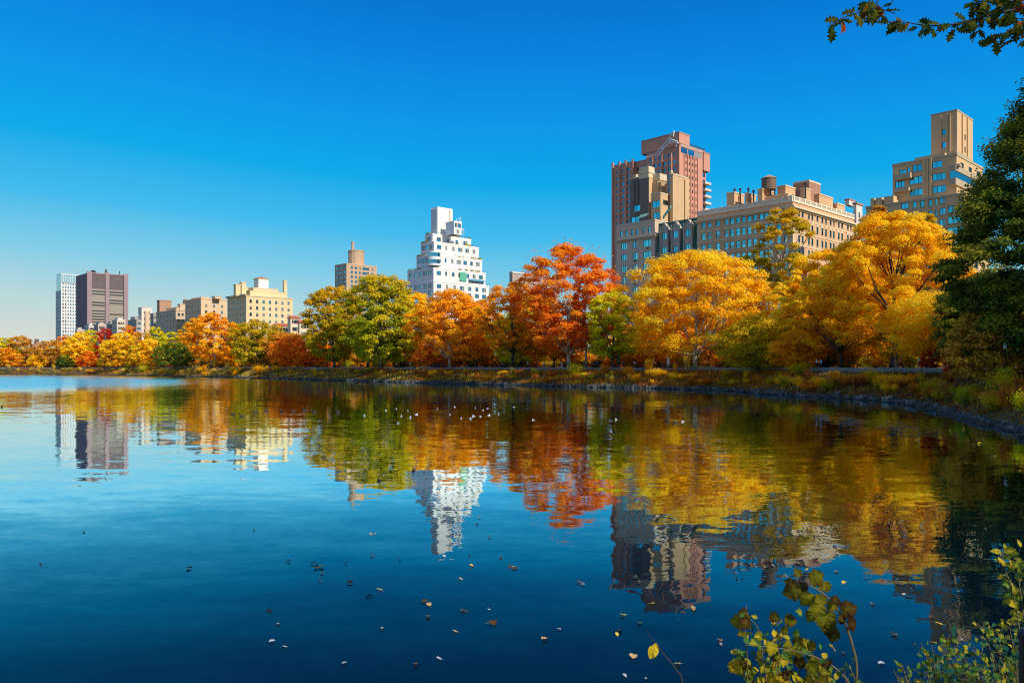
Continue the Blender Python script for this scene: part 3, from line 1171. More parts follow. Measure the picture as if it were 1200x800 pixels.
# top block and crown band with wide windows
a0, a1, d0, d1 = b.pbox(751.5, 796, 808, 191.2)
tb = MB()
b.tier(a0, a1, d0, d1, zt + .003, b.zz(154.5, a0, d0), [], [], cap=.15, mb=tb)
tb.build('top_block', b.mats, b.root)
a0, a1, d0, d1 = b.pbox(790, 797, 826, 191.0)
cm = MB()
b.tier(a0, a1 + 3, d0 + .3, d1, zt + .004, zt + 1.2, [], [], cap=.1, mb=cm, capz=.2)
cm.build('crown', wallmat('grey crown', (.45, .36, .30), .1), b.root)
ow = b.part('band_windows', b.glass)
for i in range(3):
    a = x0 + 1 + (x1 - 7) * i / 3
    ow.box(a + .3, a + (x1 - 7) / 3 - .3, -.06, -.004, zt - 3.2, zt - .6)
# balconies on the right hand end
a0, a1 = .8, 8
zb_ = b.zz(178, 0, x1 - 5)
b.tier(a0, y1 - 6, x1 - 4.99, x1 - .8, ZB, zb_, [], grid(x1 - 5, x1 - .8, 1, 2.4, [z for z in zs if z < zb_ - 3], 2.1, .4), cap=0)
for z in zs:
    if z > zb_ - 12: continue
    bl_ = MB()
    bl_.box(x1 - 4.6, x1 + .6, -1.3, a0 - .01, z - .5, z - .25)
    for (xa, xb, ya, yb) in ((x1 - 4.6, x1 + .6, -1.3, -1.2), (x1 - 4.6, x1 - 4.5, -1.19, a0 - .02), (x1 + .5, x1 + .6, -1.19, a0 - .02)):
        bl_.box(xa, xb, ya, yb, z - .247, z + .65)
    bl_.build('balcony', wallmat('balcony concrete', (.62, .52, .44), .1), b.root)
tow = MB()
b.tier(-.3, 7, x1 - 4.5, x1 + 1, zb_ - 9, zb_, [], [], cap=.1, mb=tow)
tow.build('corner_block', b.mats, b.root)
# white window washing rig on the roof
rg = b.part('roof_rig', plain('white painted steel', (.75, .75, .74), .5))


def q3(px, py, D=187.0):
    tt = t_of(px, D)
    return (D - b.D0, tt - b.t0, z_of(py, tt, D) - b.gz)


A_, B_, C_, D_, E_ = q3(768, 181), q3(784, 162.5), q3(794, 166), q3(788, 155), q3(770, 184)
for p, q_ in ((A_, B_), (E_, q3(786, 165)), (B_, C_), (q3(784, 165), q3(795, 168)), (B_, D_), (q3(790, 153), q3(789, 160)), (q3(786, 169), B_), (q3(792, 172), C_), (q3(776, 178), q3(777, 171)), (q3(757, 185), q3(768, 181.5))):
    rg.tube([p, q_], .28, 5)
for k in range(9):
    f_ = k / 9
    a_ = [A_[i] + (B_[i] - A_[i]) * f_ for i in range(3)]
    e_ = [E_[i] + (q3(786, 165)[i] - E_[i]) * (f_ + .08) for i in range(3)]
    rg.tube([a_, e_], .12, 4)
rl_ = b.part('roof_railing', METAL)
for i in range(40):
    a = (x1 - 4) * (i / 40.) + 9
    if a > x1 - 1: break
    rl_.box(a - .05, a + .05, 1.0, 1.1, zt + 1.3, zt + 2.8)
rl_.box(9, x1 - 1, 1.0, 1.1, zt + 2.8, zt + 2.9)
b.finish()

# --- stepped brown block at the right
c = t_of(1130, 95)
b = Bld('terraced_apartment_block', 'tan stepped apartment block with a windowless square tower on top, behind the dark green tree', 'building', c, 95,
        wallmat('tan buff brick', (.62, .41, .21), .12), FR_G, GL_C, wallmat('buff coping', (.46, .35, .22), .12))
y0, y1, x0, x1 = b.pbox(1015, 1130, 1158)
z1_ = b.z(226)


def pw(D, l, r, pys, hpx, style='triple'):
    out = []
    for py in pys:
        ta, tb2 = t_of(r, D), t_of(l, D)
        zc_ = z_of(py + (0 if not callable(hpx) else 0), (ta + tb2) / 2, D) - b.gz
        hh = hpx * world(ta, D)[1] / F
        out.append((ta - b.t0, tb2 - b.t0, zc_ - hh / 2, zc_ + hh / 2, style))
    return out


west = []
for k in range(7):
    dy = 13.2 * k
    west += pw(95, 1034, 1050.5, [241.5 + dy], 7) + pw(95, 1056, 1064.5, [241 + dy], 7.5, 'pair') + pw(95, 1069.5, 1073.8, [239.8 + dy], 8, 'plain')
    west += pw(95, 1078.3, 1083, [239 + dy], 8, 'plain') + pw(95, 1088, 1092.2, [238 + dy], 8, 'plain') + pw(95, 1095.5, 1098, [236.5 + dy], 8, 'plain')
    west += pw(95, 1101, 1108, [234.5 + dy], 8, 'pair') + pw(95, 1110.5, 1128, [231.8 + dy * .97], 8.5)
south = grid(x0, x1, 3, 2.4, [z1_ - 4 - 3.6 * k for k in range(12)], 1.9, 1, 'pair')
b.tier(y0, y1, x0, x1, ZB, z1_, west, south, cap=.15)
for l, r, top in ((1026, 1033, 231), (1020, 1024, 232), (1036, 1047, 229)):
    ta, tb2 = t_of(r, 95) - b.t0, t_of(l, 95) - b.t0
    b.walls.box(.05, 4, ta, tb2, z1_ + .003, b.zz(top, ta, 0))
# middle tiers
D2 = 99
y0b, y1b, x0b, x1b = b.pbox(1046, 1121, 1152, D2)
z2 = b.zz(180, y0b, x0b)
west = pw(D2, 1069.3, 1080.5, [197], 8, 'pair') + pw(D2, 1091.7, 1104, [192.8], 8, 'pair') + pw(D2, 1053.5, 1062, [202], 6, 'pair') + pw(D2, 1063, 1066, [199], 7, 'plain')
west += pw(D2, 1065.8, 1081, [211.3], 8.5) + pw(D2, 1092.5, 1108, [207.2], 8.5) + pw(D2, 1049, 1060, [216], 8)
west += pw(D2, 1066, 1081.5, [225.5], 8) + pw(D2, 1093, 1108.5, [221.7], 8.5)
south = grid(x0b, x1b, 3, 2.6, [z2 - 3.6, z2 - 7.3, z2 - 11], 1.9, 1, 'triple')
b.tier(y0b, y1b, x0b, x1b, z1_ - .5, z2, west, south, cap=.15)
for l, r, top in ((1046.5, 1052, 192.5), (1053, 1064, 189), (1072, 1107, 179)):
    ta, tb2 = t_of(r, D2) - b.t0, t_of(l, D2) - b.t0
    b.walls.box(x0b + .05, x0b + 5, ta, tb2, z2 - .5, b.zz(top, ta, x0b))
rbs = b.part('brick_ribs', b.mats[0])
for pxc in (1083.5, 1087, 1090):
    a = t_of(pxc, D2) - b.t0
    rbs.box(x0b - .35, x0b - .003, a - .45, a + .45, z1_, z2)
# balcony bands
bal = b.part('balcony_bands', b.trim)
for (l, r, pa, pb_) in ((1046, 1066, 203, 209), (1046, 1064, 214 + 6, 214 + 10), (1116, 1124, 193, 196)):
    ta, tb2 = t_of(r, D2 - 2) - b.t0, t_of(l, D2 - 2) - b.t0
    bal.box(x0b - 1.6, x0b - .005, ta, tb2, b.zz(pb_, ta, x0b), b.zz(pa, ta, x0b))
# projecting corner bay with white bands
y0c, y1c, x0c, x1c = b.pbox(1112, 1120, 1150, 97)
for (pa, pb_) in ((193, 199.5), (208, 216)):
    bal.box(x0c, x1c, y0c, y1c, b.zz(pb_, y0c, x0c), b.zz(pa, y0c, x0c))
gb = b.part('corner_bay_glass', b.glass)
gb.box(x0c + .2, x1c - .2, y0c + .2, y1c - .2, b.zz(208, y0c, x0c) + .003, b.zz(199.5, y0c, x0c) - .003)
q = block(1107, 1120, 1135, 101, 177.5, cap=.3)
# tower
y0d, y1d, x0d, x1d = b.pbox(1091, 1121.5, 1140, 106)
z3 = b.zz(128.5, y0d, x0d)
tw = MB()
west = [(pwin(106, 1104, 1108.5, 151.5, 158.5)), (pwin(106, 1104, 1109, 166.5, 173.5))]
sx = D_of(1131, t_of(1121.5, 106)) - b.D0
south = [(sx - .5, sx + .5, b.zz(159, y0d, x0d), b.zz(152, y0d, x0d)), (sx - .5, sx + .5, b.zz(174, y0d, x0d), b.zz(166.5, y0d, x0d))]
b.sills = False
b.tier(y0d, y1d, x0d, x1d, z2 - .5, z3, west, south, 'plain', cap=.1, mb=tw, capz=.3)
for pxc in (1102.5, 1106.2, 1109.8, 1113.5):
    a = t_of(pxc, 106) - b.t0
    if pxc in (1106.2,): continue
    tw.box(x0d - .3, x0d - .003, a - .2, a + .2, z2, z3 - .6)
for fr_ in (.3, .62):
    a = x0d + (x1d - x0d) * fr_
    tw.box(a - .3, a + .3, y0d - .35, y0d - .003, z2, z3 - .6)
tw.build('tower', b.mats, b.root)
b.sills = True
b.finish()

# --- white ziggurat tower in the middle
c = t_of(508, 95)
b = Bld('white_ziggurat_tower', 'brilliant white stepped tower block narrowing in terraces to a square white shaft', 'building', c, 95,
        wallmat('white glazed brick', (.72, .71, .69), .12), FR_G, GL_L, wallmat('white coping', (.82, .81, .79), .03))
b.sills = False
tiers = [(473, 508, 573, 95, 329, 6, 7), (477.5, 508, 569, 95.05, 313.5, 5, 7), (488, 508.5, 565, 96.5, 298, 4, 7), (493, 508.5, 561, 98, 283, 3, 6), (498, 507, 552, 100, 274, 1, 4)]

zp = ZB
ph = b.z(300) - b.z(308.1)
for (l, cc, r, D, top, nw, ns) in tiers:
    a0, a1, d0, d1 = b.pbox(l, cc, r, D)
    z1_ = b.zz(top, a0, d0)
    zs = []
    z = z1_ - 1.0 - 2.2
    while z > max(zp + .3, z1_ - 30): zs.append(z); z -= ph
    ws, ss = [], []
    for zi, z in enumerate(zs):
        for k, q in enumerate(grid(a0, a1, nw, 2.5, [z], 2.0, .8)):
            ws.append(q[:4] + (('pair', 'plain')[k % 2],))
        for k, q in enumerate(grid(d0, d1, ns, (2.5, 1.3, 2.0, 2.3, 1.5)[(k_ := zi) % 5 if False else 0], [z], 1.9, .9)):
            wd = (2.5, 1.1, 1.5, 2.6, 2.2, 1.7)[(k + zi) % 6 if k % 2 else k % 6]
            m_ = (q[0] + q[1]) / 2
            ss.append((m_ - wd / 2, m_ + wd / 2, z, z + 1.9, ('pair', 'plain', 'plain', 'pair', 'pair', 'pair')[k % 6]))
    b.tier(a0, a1, d0, d1, zp, z1_, ws, ss, 'pair', cap=.12, capz=.35)
    for (xa, xb, ya, yb) in ((d0 + .15, d0 + .2, a0 + .2, a1 - .2), (d0 + .2, d1 - .2, a0 + .15, a0 + .2)):
        rb_ = MB()
        rb_.box(xa, xb, ya, yb, z1_ + .95, z1_ + 1.02)
        m_ = int(max(xb - xa, yb - ya) / 1.2)
        for i in range(m_ + 1):
            if yb - ya > xb - xa: y_ = ya + (yb - ya) * i / m_; rb_.box(xa, xb, y_ - .03, y_ + .03, z1_ + .12, z1_ + .949)
            else: x_ = xa + (xb - xa) * i / m_; rb_.box(x_ - .03, x_ + .03, ya, yb, z1_ + .12, z1_ + .949)
        rb_.build('terrace_railing', METAL, b.root)
    rl_ = b.part('terrace_planting', LM['olive'])
    for k in range(26):
        e = random.random()
        s_ = random.uniform(.25, .6)
        if random.random() < .6: x_, y_ = d0 + .9, a0 + (a1 - a0) * (.55 + .45 * e)
        else: x_, y_ = d0 + (d1 - d0) * (.45 + .55 * e), a0 + .9
        rl_.box(x_ - s_, x_ + s_, y_ - s_, y_ + s_, z1_ + .125, z1_ + .3 + s_)
    zp = z1_ + .001
# rounded glazed corner bay
bay = b.part('corner_bay', b.mats[0])
bg_ = b.part('corner_bay_glass', b.glass)
zz_ = b.z(310)
for k in range(2):
    z = b.z(308.5) + k * ph
    bay.lathe([(3.0, z - .9), (3.0, z)], 20, (1.6, 1.6)); bg_.lathe([(2.8, z + .003), (2.8, z + 1.75)], 20, (1.6, 1.6)); bay.lathe([(3.0, z + 1.753), (3.0, z + ph - .91)], 20, (1.6, 1.6))
a0, a1, d0, d1 = b.pbox(505, 512.8, 530.5, 104)
sh = MB()
b.tier(a0, a1, d0, d1, zp - .4, b.zz(242, a0, d0), [], [], cap=0, mb=sh)
for k in range(6):
    a = a0 + (a1 - a0) * (k + .5) / 6
    sh.box(d0 - .12, d0 - .003, a - .12, a + .12, zp + 1, b.zz(243, a0, d0))
sh.build('shaft', b.mats, b.root)
st_ = b.part('shaft_stripe', wallmat('faded tan stripe', (.5, .38, .25), .1))
xs_ = D_of(527, t_of(512.8, 104)) - b.D0
st_.box(xs_ - .4, xs_ + .4, a0 - .03, a0 - .004, zp + 2, b.zz(244, a0, d0))
a0, a1, d0, d1 = b.pbox(530.8, 532, 541, 106)
eq = MB()
b.tier(a0, a0 + 6, d0, d1, zp - .4, b.zz(259, a0, d0), [], grid(d0, d1, 2, 1.7, [b.zz(266, a0, d0)], 1.9, .3, 'pair') + grid(d0, d1, 1, 1.6, [b.zz(273, a0, d0)], 1.7, .3, 'plain'), cap=.1, mb=eq)
eq.build('machine_room', b.mats, b.root)
an = b.part('antennas', plain('white aerial', (.7, .7, .7), .5))
for pxv, top in ((535, 255), (538, 253), (540, 252), (543.5, 265)):
    xv = D_of(pxv, a0 + b.t0 + 1) - b.D0
    an.tube([(xv, a0 + 1, zp), (xv, a0 + 1, b.zz(top, a0, d0))], .12, 5)
an.lathe([(.7, b.zz(268, a0, d0)), (.9, b.zz(266.5, a0, d0)), (.1, b.zz(266, a0, d0))], 10, (d1 + 1.2, a0 + 1))
gz_ = b.part('green_awning', wallmat('green glasshouse', (.10, .42, .28), .1))
xa, xb_ = D_of(538.5, b.t0) - b.D0, D_of(546, b.t0) - b.D0
gz_.box(xa, xb_, -.4, -.004, b.z(326), b.z(315.5))
bw = b.part('blue_awning', wallmat('blue awning', (.05, .22, .36), .1))
xa, xb_ = D_of(549, b.t0) - b.D0, D_of(567, b.t0) - b.D0
bw.add([(xa, -.02, b.z(322.5)), (xb_, -.02, b.z(322.5)), (xb_, -1.3, b.z(325)), (xa, -1.3, b.z(325))], [(0, 1, 2, 3)])
b.finish()

# --- tan chamfered tower with chimney
c = t_of(406, 170)
b = Bld('tan_chimney_tower', 'slim tan tower with striped blue windows, drum penthouse and a single chimney', 'building', c, 170,
        wallmat('salmon tan brick', (.52, .34, .21), .1), FR_D, GL_D, wallmat('tan coping', (.58, .42, .28), .08))
b.sills = False
y0, y1, x0, x1 = b.pbox(392.5, 406, 441.5)
zt = b.z(308.5)
zs = [zt - 3.6 - 3.2 * k for k in range(20)]
ws = grid(y0, y1, 4, 3.2, zs, 1.9, .5, 'pair')
ss = []
for z in zs:
    for fr_, wd in ((.17, 1.7), (.30, 1.7), (.43, 1.5), (.63, 5.6), (.85, 2.2)):
        m_ = x0 + (x1 - x0) * fr_
        ss.append((m_ - wd / 2, m_ + wd / 2, z, z + 1.9, 'triple' if wd > 3 else 'plain'))
b.tier(y0, y1, x0, x1, ZB, zt, ws, ss, cap=.2)
dr = b.part('drum_penthouse', b.mats[0])
xm, ym = D_of(417.5, b.t0 + 10) - b.D0, 10
k = world(b.t0 + ym, b.D0 + xm)[1] / F
dr.lathe([(9.3 * k, zt + .003), (9.3 * k, b.zz(295.5, ym, xm)), (9.8 * k, b.zz(295.4, ym, xm)), (9.8 * k, b.zz(294, ym, xm))], 14, (xm, ym))
chm = b.part('chimney', b.mats[0])
xm2 = D_of(412.5, b.t0 + 10) - b.D0
chm.lathe([(1.9 * k, zt + .01), (1.7 * k, b.zz(286, ym, xm)), (2.1 * k, b.zz(286, ym, xm) + .01), (2.1 * k, b.zz(284.5, ym, xm))], 12, (xm2, ym - 1))
b.finish()


def simple(name, label, l, cc, r, D, top, wall, frame, glass, nw, ns, wsz, floor, trim=None, blocks=(), cap=.3, style='sash', sills=False, wtop=None):
    """an avenue block: west face l..cc, south face cc..r; blocks = roof structures (l,c,r,extra depth,top)"""
    global b
    c = t_of(cc, D)
    b = Bld(name, label, 'building', c, D, wall, frame, glass, trim)
    b.sills = sills
    y0, y1, x0, x1 = b.pbox(l, cc, r)
    zt = b.z(top)
    zs = []
    z = zt - (wtop or floor)
    while z > 6 and len(zs) < 30: zs.append(z); z -= floor
    b.tier(y0, y1, x0, x1, ZB, zt, grid(y0, y1, nw, wsz[0], zs, wsz[1], .8), grid(x0, x1, ns, wsz[0], zs, wsz[1], .8), style, cap=cap)
    if blocks:
        rb = MB()
        for (bl_, bc, br, dd, bt) in blocks:
            a0, a1, d0, d1 = b.pbox(bl_, bc, br, D + dd)
            b.tier(a0, a1, d0, d1, zt + .003, b.zz(bt, a0, d0), [], [], cap=.15, mb=rb, capz=.4)
        rb.build('roof_block', b.mats, b.root)
    return b, y0, y1, x0, x1, zt


CREAM = wallmat('cream brick', (.70, .53, .29), .12)
TANB = wallmat('sandy tan brick', (.66, .46, .28), .14)
# the large cream block with chimneys
b, y0, y1, x0, x1, zt = simple('cream_apartment_house', 'broad cream apartment house with chimneys and a white hut on its roof',
                               266.5, 288.5, 343, 95, 346, CREAM, FR_D, GL_D, 6, 7, (1.5, 2.2), 4.1, wallmat('cream trim', (.64, .50, .30), .1),
                               [(277, 281, 291, 4, 336), (284, 293, 335, 6, 340.5), (291, 297, 326, 9, 337)], wtop=4.6)
b.cornice.box(-1.0, -.31, y0 - .4, y1 + .4, zt - .2, zt + .3)
gc = b.part('green_cornice', wallmat('verdigris cornice', (.10, .26, .24), .2)); gc.box(-1.1, .3, y0 - .5, y1 + .5, zt + .31, zt + .8)
for pa, pr, top in ((278.3, 2.9, 334), (285, 2.8, 331.5), (334, 1.9, 330)):
    xm = D_of(pa, b.t0 + 9) - b.D0
    k = world(b.t0 + 9, b.D0 + xm)[1] / F
    cm = b.part('chimney', b.mats[0]); cm.box(xm - pr * k, xm + pr * k, 8, 8 + 2 * pr * k, zt + .13, b.zz(top, 9, xm)); cm.box(xm - pr * k - .2, xm + pr * k + .2, 7.8, 8.2 + 2 * pr * k, b.zz(top, 9, xm) + .003, b.zz(top, 9, xm) + .5)
a0, a1, d0, d1 = b.pbox(300, 303, 314.5, 110)
wh = MB(); b.tier(a0, a1 + 3, d0, d1, zt + .13, b.zz(326, a0, d0), [], [], cap=.3, mb=wh); wh.build('white_roof_hut', wallmat('white stucco', (.75, .72, .66), .06), b.root)
hr = b.part('hut_roof', TILE)
zr = b.zz(326, a0, d0) + .13
hr.add([(d0 - .5, a0 - .5, zr), (d1 + .5, a0 - .5, zr), (d1 + .5, a1 + 3.5, zr), (d0 - .5, a1 + 3.5, zr), ((d0 + d1) / 2, (a0 + a1 + 3) / 2, zr + 1.3)], [(0, 1, 4), (1, 2, 4), (2, 3, 4), (3, 0, 4), (3, 2, 1, 0)])
b.finish()
# red roofed villa beside it
c = t_of(322, 92)
b = Bld('red_roofed_villa', 'low cream villa with red tiled roofs and a small square turret', 'building', c, 92,
        wallmat('cream stucco', (.72, .57, .38), .1), FR_D, GL_D)
b.sills = False


def tiled(l, cc, r, D, top, eave, nw, ns, rise):
    a0, a1, d0, d1 = b.pbox(l, cc, r, D)
    z1_ = b.zz(eave, a0, d0)
    b.tier(a0, a1, d0, d1, ZB, z1_, [], grid(d0, d1, ns, 1.5, [z1_ - 3.2, z1_ - 7.4], 2.2, .8, 'pair') if ns else [], cap=0)
    rf = b.part('tiled_roof', TILE)
    o = .7
    i_ = min(d1 - d0, a1 - a0) * .38
    lo = [(d0 - o, a0 - o, z1_ + .003), (d1 + o, a0 - o, z1_ + .003), (d1 + o, a1 + o, z1_ + .003), (d0 - o, a1 + o, z1_ + .003)]
    hi = [(d0 + i_, a0 + i_, z1_ + rise), (d1 - i_, a0 + i_, z1_ + rise), (d1 - i_, a1 - i_, z1_ + rise), (d0 + i_, a1 - i_, z1_ + rise)]
    rf.add(lo + hi, [(3, 2, 1, 0), (4, 5, 6, 7), (0, 1, 5, 4), (1, 2, 6, 5), (2, 3, 7, 6), (3, 0, 4, 7)])


tiled(318, 322, 347, 92, 378, 381.5, 0, 6, 1.6)
tiled(337, 340.5, 352, 96, 368.5, 372.5, 0, 3, 1.5)
tiled(349, 351, 366, 93, 374, 378, 0, 4, 1.6)
b.finish()
b, *_ = simple('sandy_apartment_house', 'sandy apartment house with nearly blank sunlit side, behind the round orange tree',
               217, 235.5, 266, 95, 349.5, TANB, FR_D, GL_D, 5, 3, (1.5, 2.0), 4.0, None, [(224, 236, 245, 3, 348), (248, 252, 260, 8, 347)], wtop=6)
b.finish()
water_tank('small wooden water tank on the roofs left of the sandy apartment house', 217.5, 350, 356.5, 112, 2.9)
b, *_ = simple('grey_apartment_house', 'grey fronted apartment house with narrow sunlit side, below the small water tank', 183, 206, 217.5, 95, 363,
               wallmat('greyish tan brick', (.58, .42, .28), .12), FR_D, GL_C, 6, 2, (1.6, 2.2), 4.2, None, [(195, 207, 213, 4, 360), (208, 211, 217, 6, 356)], wtop=4.5)
b.finish()
b, *_ = simple('brick_apartment_tower', 'reddish brick tower top peeping over the grey fronted apartment house', 184, 187, 201, 150, 351.5,
               wallmat('reddish brick', (.44, .24, .15), .12), FR_D, GL_D, 1, 1, (1.5, 1.8), 6.0, None, [], wtop=8)
b.finish()
b, *_ = simple('white_topped_tower', 'small white topped apartment tower with a rounded tan column on its front', 162, 166, 178, 100, 360,
               wallmat('pale cream stucco', (.66, .58, .48), .1), FR_D, GL_D, 1, 2, (1.6, 2.0), 5.0, None, [], wtop=5)
cl_ = b.part('tan_column', TANB)
xm = D_of(172, b.t0) - b.D0
k = world(b.t0, b.D0)[1] / F
cl_.lathe([(2.6 * k, ZB), (2.6 * k, b.z(366)), (1.6 * k, b.z(363.5)), (.2, b.z(363))], 14, (xm, -.6))
b.finish()
b, *_ = simple('grey_terraced_house', 'grey terraced apartment house stepping down left of the white topped tower', 150, 160, 166, 95, 374,
               wallmat('slate grey brick', (.42, .36, .31), .14), FR_D, GL_D, 4, 2, (1.6, 2.0), 4.2, None, [(153, 158, 161, 3, 371)])
b.finish()
b, *_ = simple('grey_terraced_house', 'narrow grey house squeezed between the white topped tower and the grey fronted apartment house', 176, 180, 186, 97, 367,
               wallmat('slate grey brick', (.42, .36, .31), .14), FR_D, GL_D, 2, 2, (1.6, 2.0), 4.2)
b.finish()
for (l, cc, r, top, lab, col) in ((99, 104, 111, 381, 'low white roofed house under the left edge of the dark tower', (.66, .6, .54)), (110, 115, 124, 380, 'low pinkish house below the middle of the dark tower', (.5, .34, .28)),
                                  (125, 129, 137, 378.5, 'low grey house with white roof edge below the dark tower', (.36, .32, .3)), (131, 137, 147, 374.5, 'low cream house with white parapet at the right foot of the dark tower', (.60, .5, .38)),
                                  (88, 90, 99, 386, 'low tan house between the glass tower and the dark tower', (.5, .36, .26))):
    b, *_ = simple('low_house', lab, l, cc, r, 95, top, wallmat('low house ' + str(l), col, .15), FR_D, GL_D, 2, 3, (1.4, 1.9), 4.0, wallmat('white parapet', (.72, .68, .62), .06), [((l + cc) / 2, cc + 1.5, r - 3, 4, top - 2)])
    b.finish()
# dark slab tower far left
c = t_of(101.5, 150)
b = Bld('dark_slab_tower', 'huge dark brown slab tower with vertical piers, blue black on its left side', 'building', c, 150,
        wallmat('dark weathering steel', (.24, .165, .18), .1), FR_D, GL_D, wallmat('brown steel pier', (.31, .22, .225), .06))
b.sills = False
y0, y1, x0, x1 = b.pbox(89, 101.5, 149.5)
zt = b.z(320)
b.walls.M = None
b.tier(y0, y1, x0, x1, ZB, zt, [], [], cap=0)
pr = b.part('pier', b.trim)
def dx(px): return D_of(px, b.t0) - b.D0
for (l, r) in ((101.5, 107), (123, 127.5), (144.5, 149.5)):
    pr.box(dx(l), dx(r), -2.2, -.004, ZB, zt + 2.2)
pr.box(dx(107) + .01, dx(144.5) - .01, -1.0, -.006, zt - .2, zt + 1.2)
sp_ = b.part('spandrel_bands', wallmat('buff spandrel', (.36, .29, .24), .1))
gbm = b.part('window_bands', glassmat('bronze dim panes', (.5, .42, .35), .35, .35, (.03, .022, .02)))
tp = b.part('louvre_panel', wallmat('dark louvres', (.13, .10, .10), .2))
kz = (b.z(340) - b.z(343.3))
for (l, r) in ((107.3, 122.7), (127.8, 144.2)):
    tp.box(dx(l), dx(r), -.35, -.005, b.z(337), zt - .5)
    for k in range(14):
        z = b.z(341.5) - k * kz
        gbm.box(dx(l), dx(r), -.2, -.005, z, z + kz * .52)
        sp_.box(dx(l), dx(r), -.5, -.005, z + kz * .53, z + kz * .99)
ma = b.part('roof_mast', METAL)
for pxv, top, r_ in ((113, 316.5, 2.6), (128, 315.5, 1.0), (144, 317.5, .5)):
    xv = dx(pxv)
    ma.lathe([(r_, zt), (r_, b.zz(top, 12, xv) - 1), (r_ * .5, b.zz(top, 12, xv))], 8, (xv, 12))
b.finish()
# glazed white tower beside it
c = t_of(71.5, 160)
b = Bld('white_glass_tower', 'white gridded apartment tower with pale glass top, left of the dark slab tower', 'building', c, 160,
        wallmat('white panel grid', (.64, .64, .62), .06), FR_W, GL_D)
b.sills = False
y0, y1, x0, x1 = b.pbox(66.5, 71.5, 97)
zt = b.z(320.5)
fl = (b.z(340) - b.z(344))
zs = [zt - 1 - fl * (k + 1) for k in range(25)]
b.tier(y0, y1, x0, x1, ZB, zt, grid(y0, y1, 4, 2.6, zs, fl * .62, .8, 'plain'), grid(x0, x1, 8, (x1 - x0 - 2) / 8 * .56, zs, fl * .6, 1.0, 'plain'), cap=.2)
a0, a1, d0, d1 = b.pbox(64.8, 66.4, 70, 161)
b.tier(y1 + .01, y1 + 9, 1, 18, ZB, b.z(339.5), grid(y1, y1 + 9, 2, 2.6, zs[5:], fl * .62, .8, 'plain'), [], cap=.2)
gt_ = b.part('glazed_top', glassmat('pale aqua glass', (.75, .95, .95), .75, .0, (.25, .35, .36)))
gt_.box(-.35, -.006, y0, y1, b.z(340), zt - .5); gt_.box(-.35, x1, -.35, -.006, b.z(331), zt - .5)
mg = b.part('mullions', b.mats[0])
for k in range(10):
    x_ = x0 + (x1 - x0) * k / 9.5
    mg.box(x_ - .25, x_ + .25, -.5, -.353, b.z(331), zt - .3)
for k in range(4):
    z = b.z(331) + k * fl * .75
    mg.box(-.35, x1, -.47, -.356, z, z + .4)
b.finish()
# grey block behind the red tree
b, *_ = simple('grey_block', 'plain grey block showing its flat roof left of the big red orange tree', 597, 600.5, 655, 150, 318.5, wallmat('plain grey render', (.40, .33, .28), .06), FR_D, GL_D, 1, 5, (1.6, 1.9), 4.0, wallmat('white parapet', (.72, .68, .62), .06), [], wtop=12)
b.finish()
# pale block seen between the balustraded house and the stepped block
b, *_ = simple('white_back_block', 'pale block peeping out between the balustraded house and the stepped tan block', 1000, 1003.5, 1010.5, 160, 237.5, wallmat('pale cream stucco', (.66, .58, .48), .1), FR_D, GL_D, 1, 1, (1.4, 1.8), 4.0, wallmat('reddish roof brick', (.36, .18, .12), .2), [(990, 995, 1002, 2, 233)], wtop=5)
b.finish()
# brick house low at the far left between the trees
b, *_ = simple('red_brick_house', 'low red brick house showing between the first trees at the far left', 35, 38, 54, 60, 403, wallmat('far red brick', (.40, .20, .14), .14), FR_D, GL_D, 2, 4, (1.4, 1.9), 4.0, None, [(40, 42, 48, 5, 401)])
b.finish()
for pxc in (34.5, 43):
    water_tank('dark roof tank on the low red brick house, ' + ('left' if pxc < 40 else 'right') + ' one of two', pxc, 396.3, 401.5, 70, 2.2)

# ------------------------------------------------------------------ trees
def unit(v): return v / np.maximum(np.linalg.norm(v, axis=-1, keepdims=True), 1e-9)


def leaf_quads(pos, nrm, size, asp, rg):
    n = len(pos)
    nrm = unit(nrm)
    ref = unit(rg.normal(size=(n, 3)))
    a = unit(np.cross(nrm, ref))
    b_ = np.cross(nrm, a)
    s = size[:, None]
    L, W = a * s * .5, b_ * s * .5 * asp
    sk = (rg.random((n, 1)) - .5) * .5
    V = np.stack([pos - L, pos + W + L * sk, pos + L, pos - W + L * sk], 1)
    return V


def crown_profile(shape, s):
    """relative radius at relative height s in the crown"""
    s = np.clip(s, 0, 1)
    if shape == 'dome':
        return np.where(s > .38, np.sqrt(np.maximum(0, 1 - ((s - .38) / .62) ** 2)), .62 + .38 * (s / .38) ** .8)
    if shape == 'oval':
        return np.sqrt(np.maximum(0, 1 - (2 * s - 1) ** 2)) ** .8
    if shape == 'cone':
        return np.where(s > .25, (1 - (s - .25) / .75) ** .75, .75 + s)
    if shape == 'vase':
        return np.where(s > .62, np.sqrt(np.maximum(0, 1 - ((s - .62) / .38) ** 2)), .42 + .58 * (s / .62) ** 1.1)
    if shape == 'shrubby':
        return np.where(s > .2, np.sqrt(np.maximum(0, 1 - ((s - .2) / .8) ** 2)), .9)


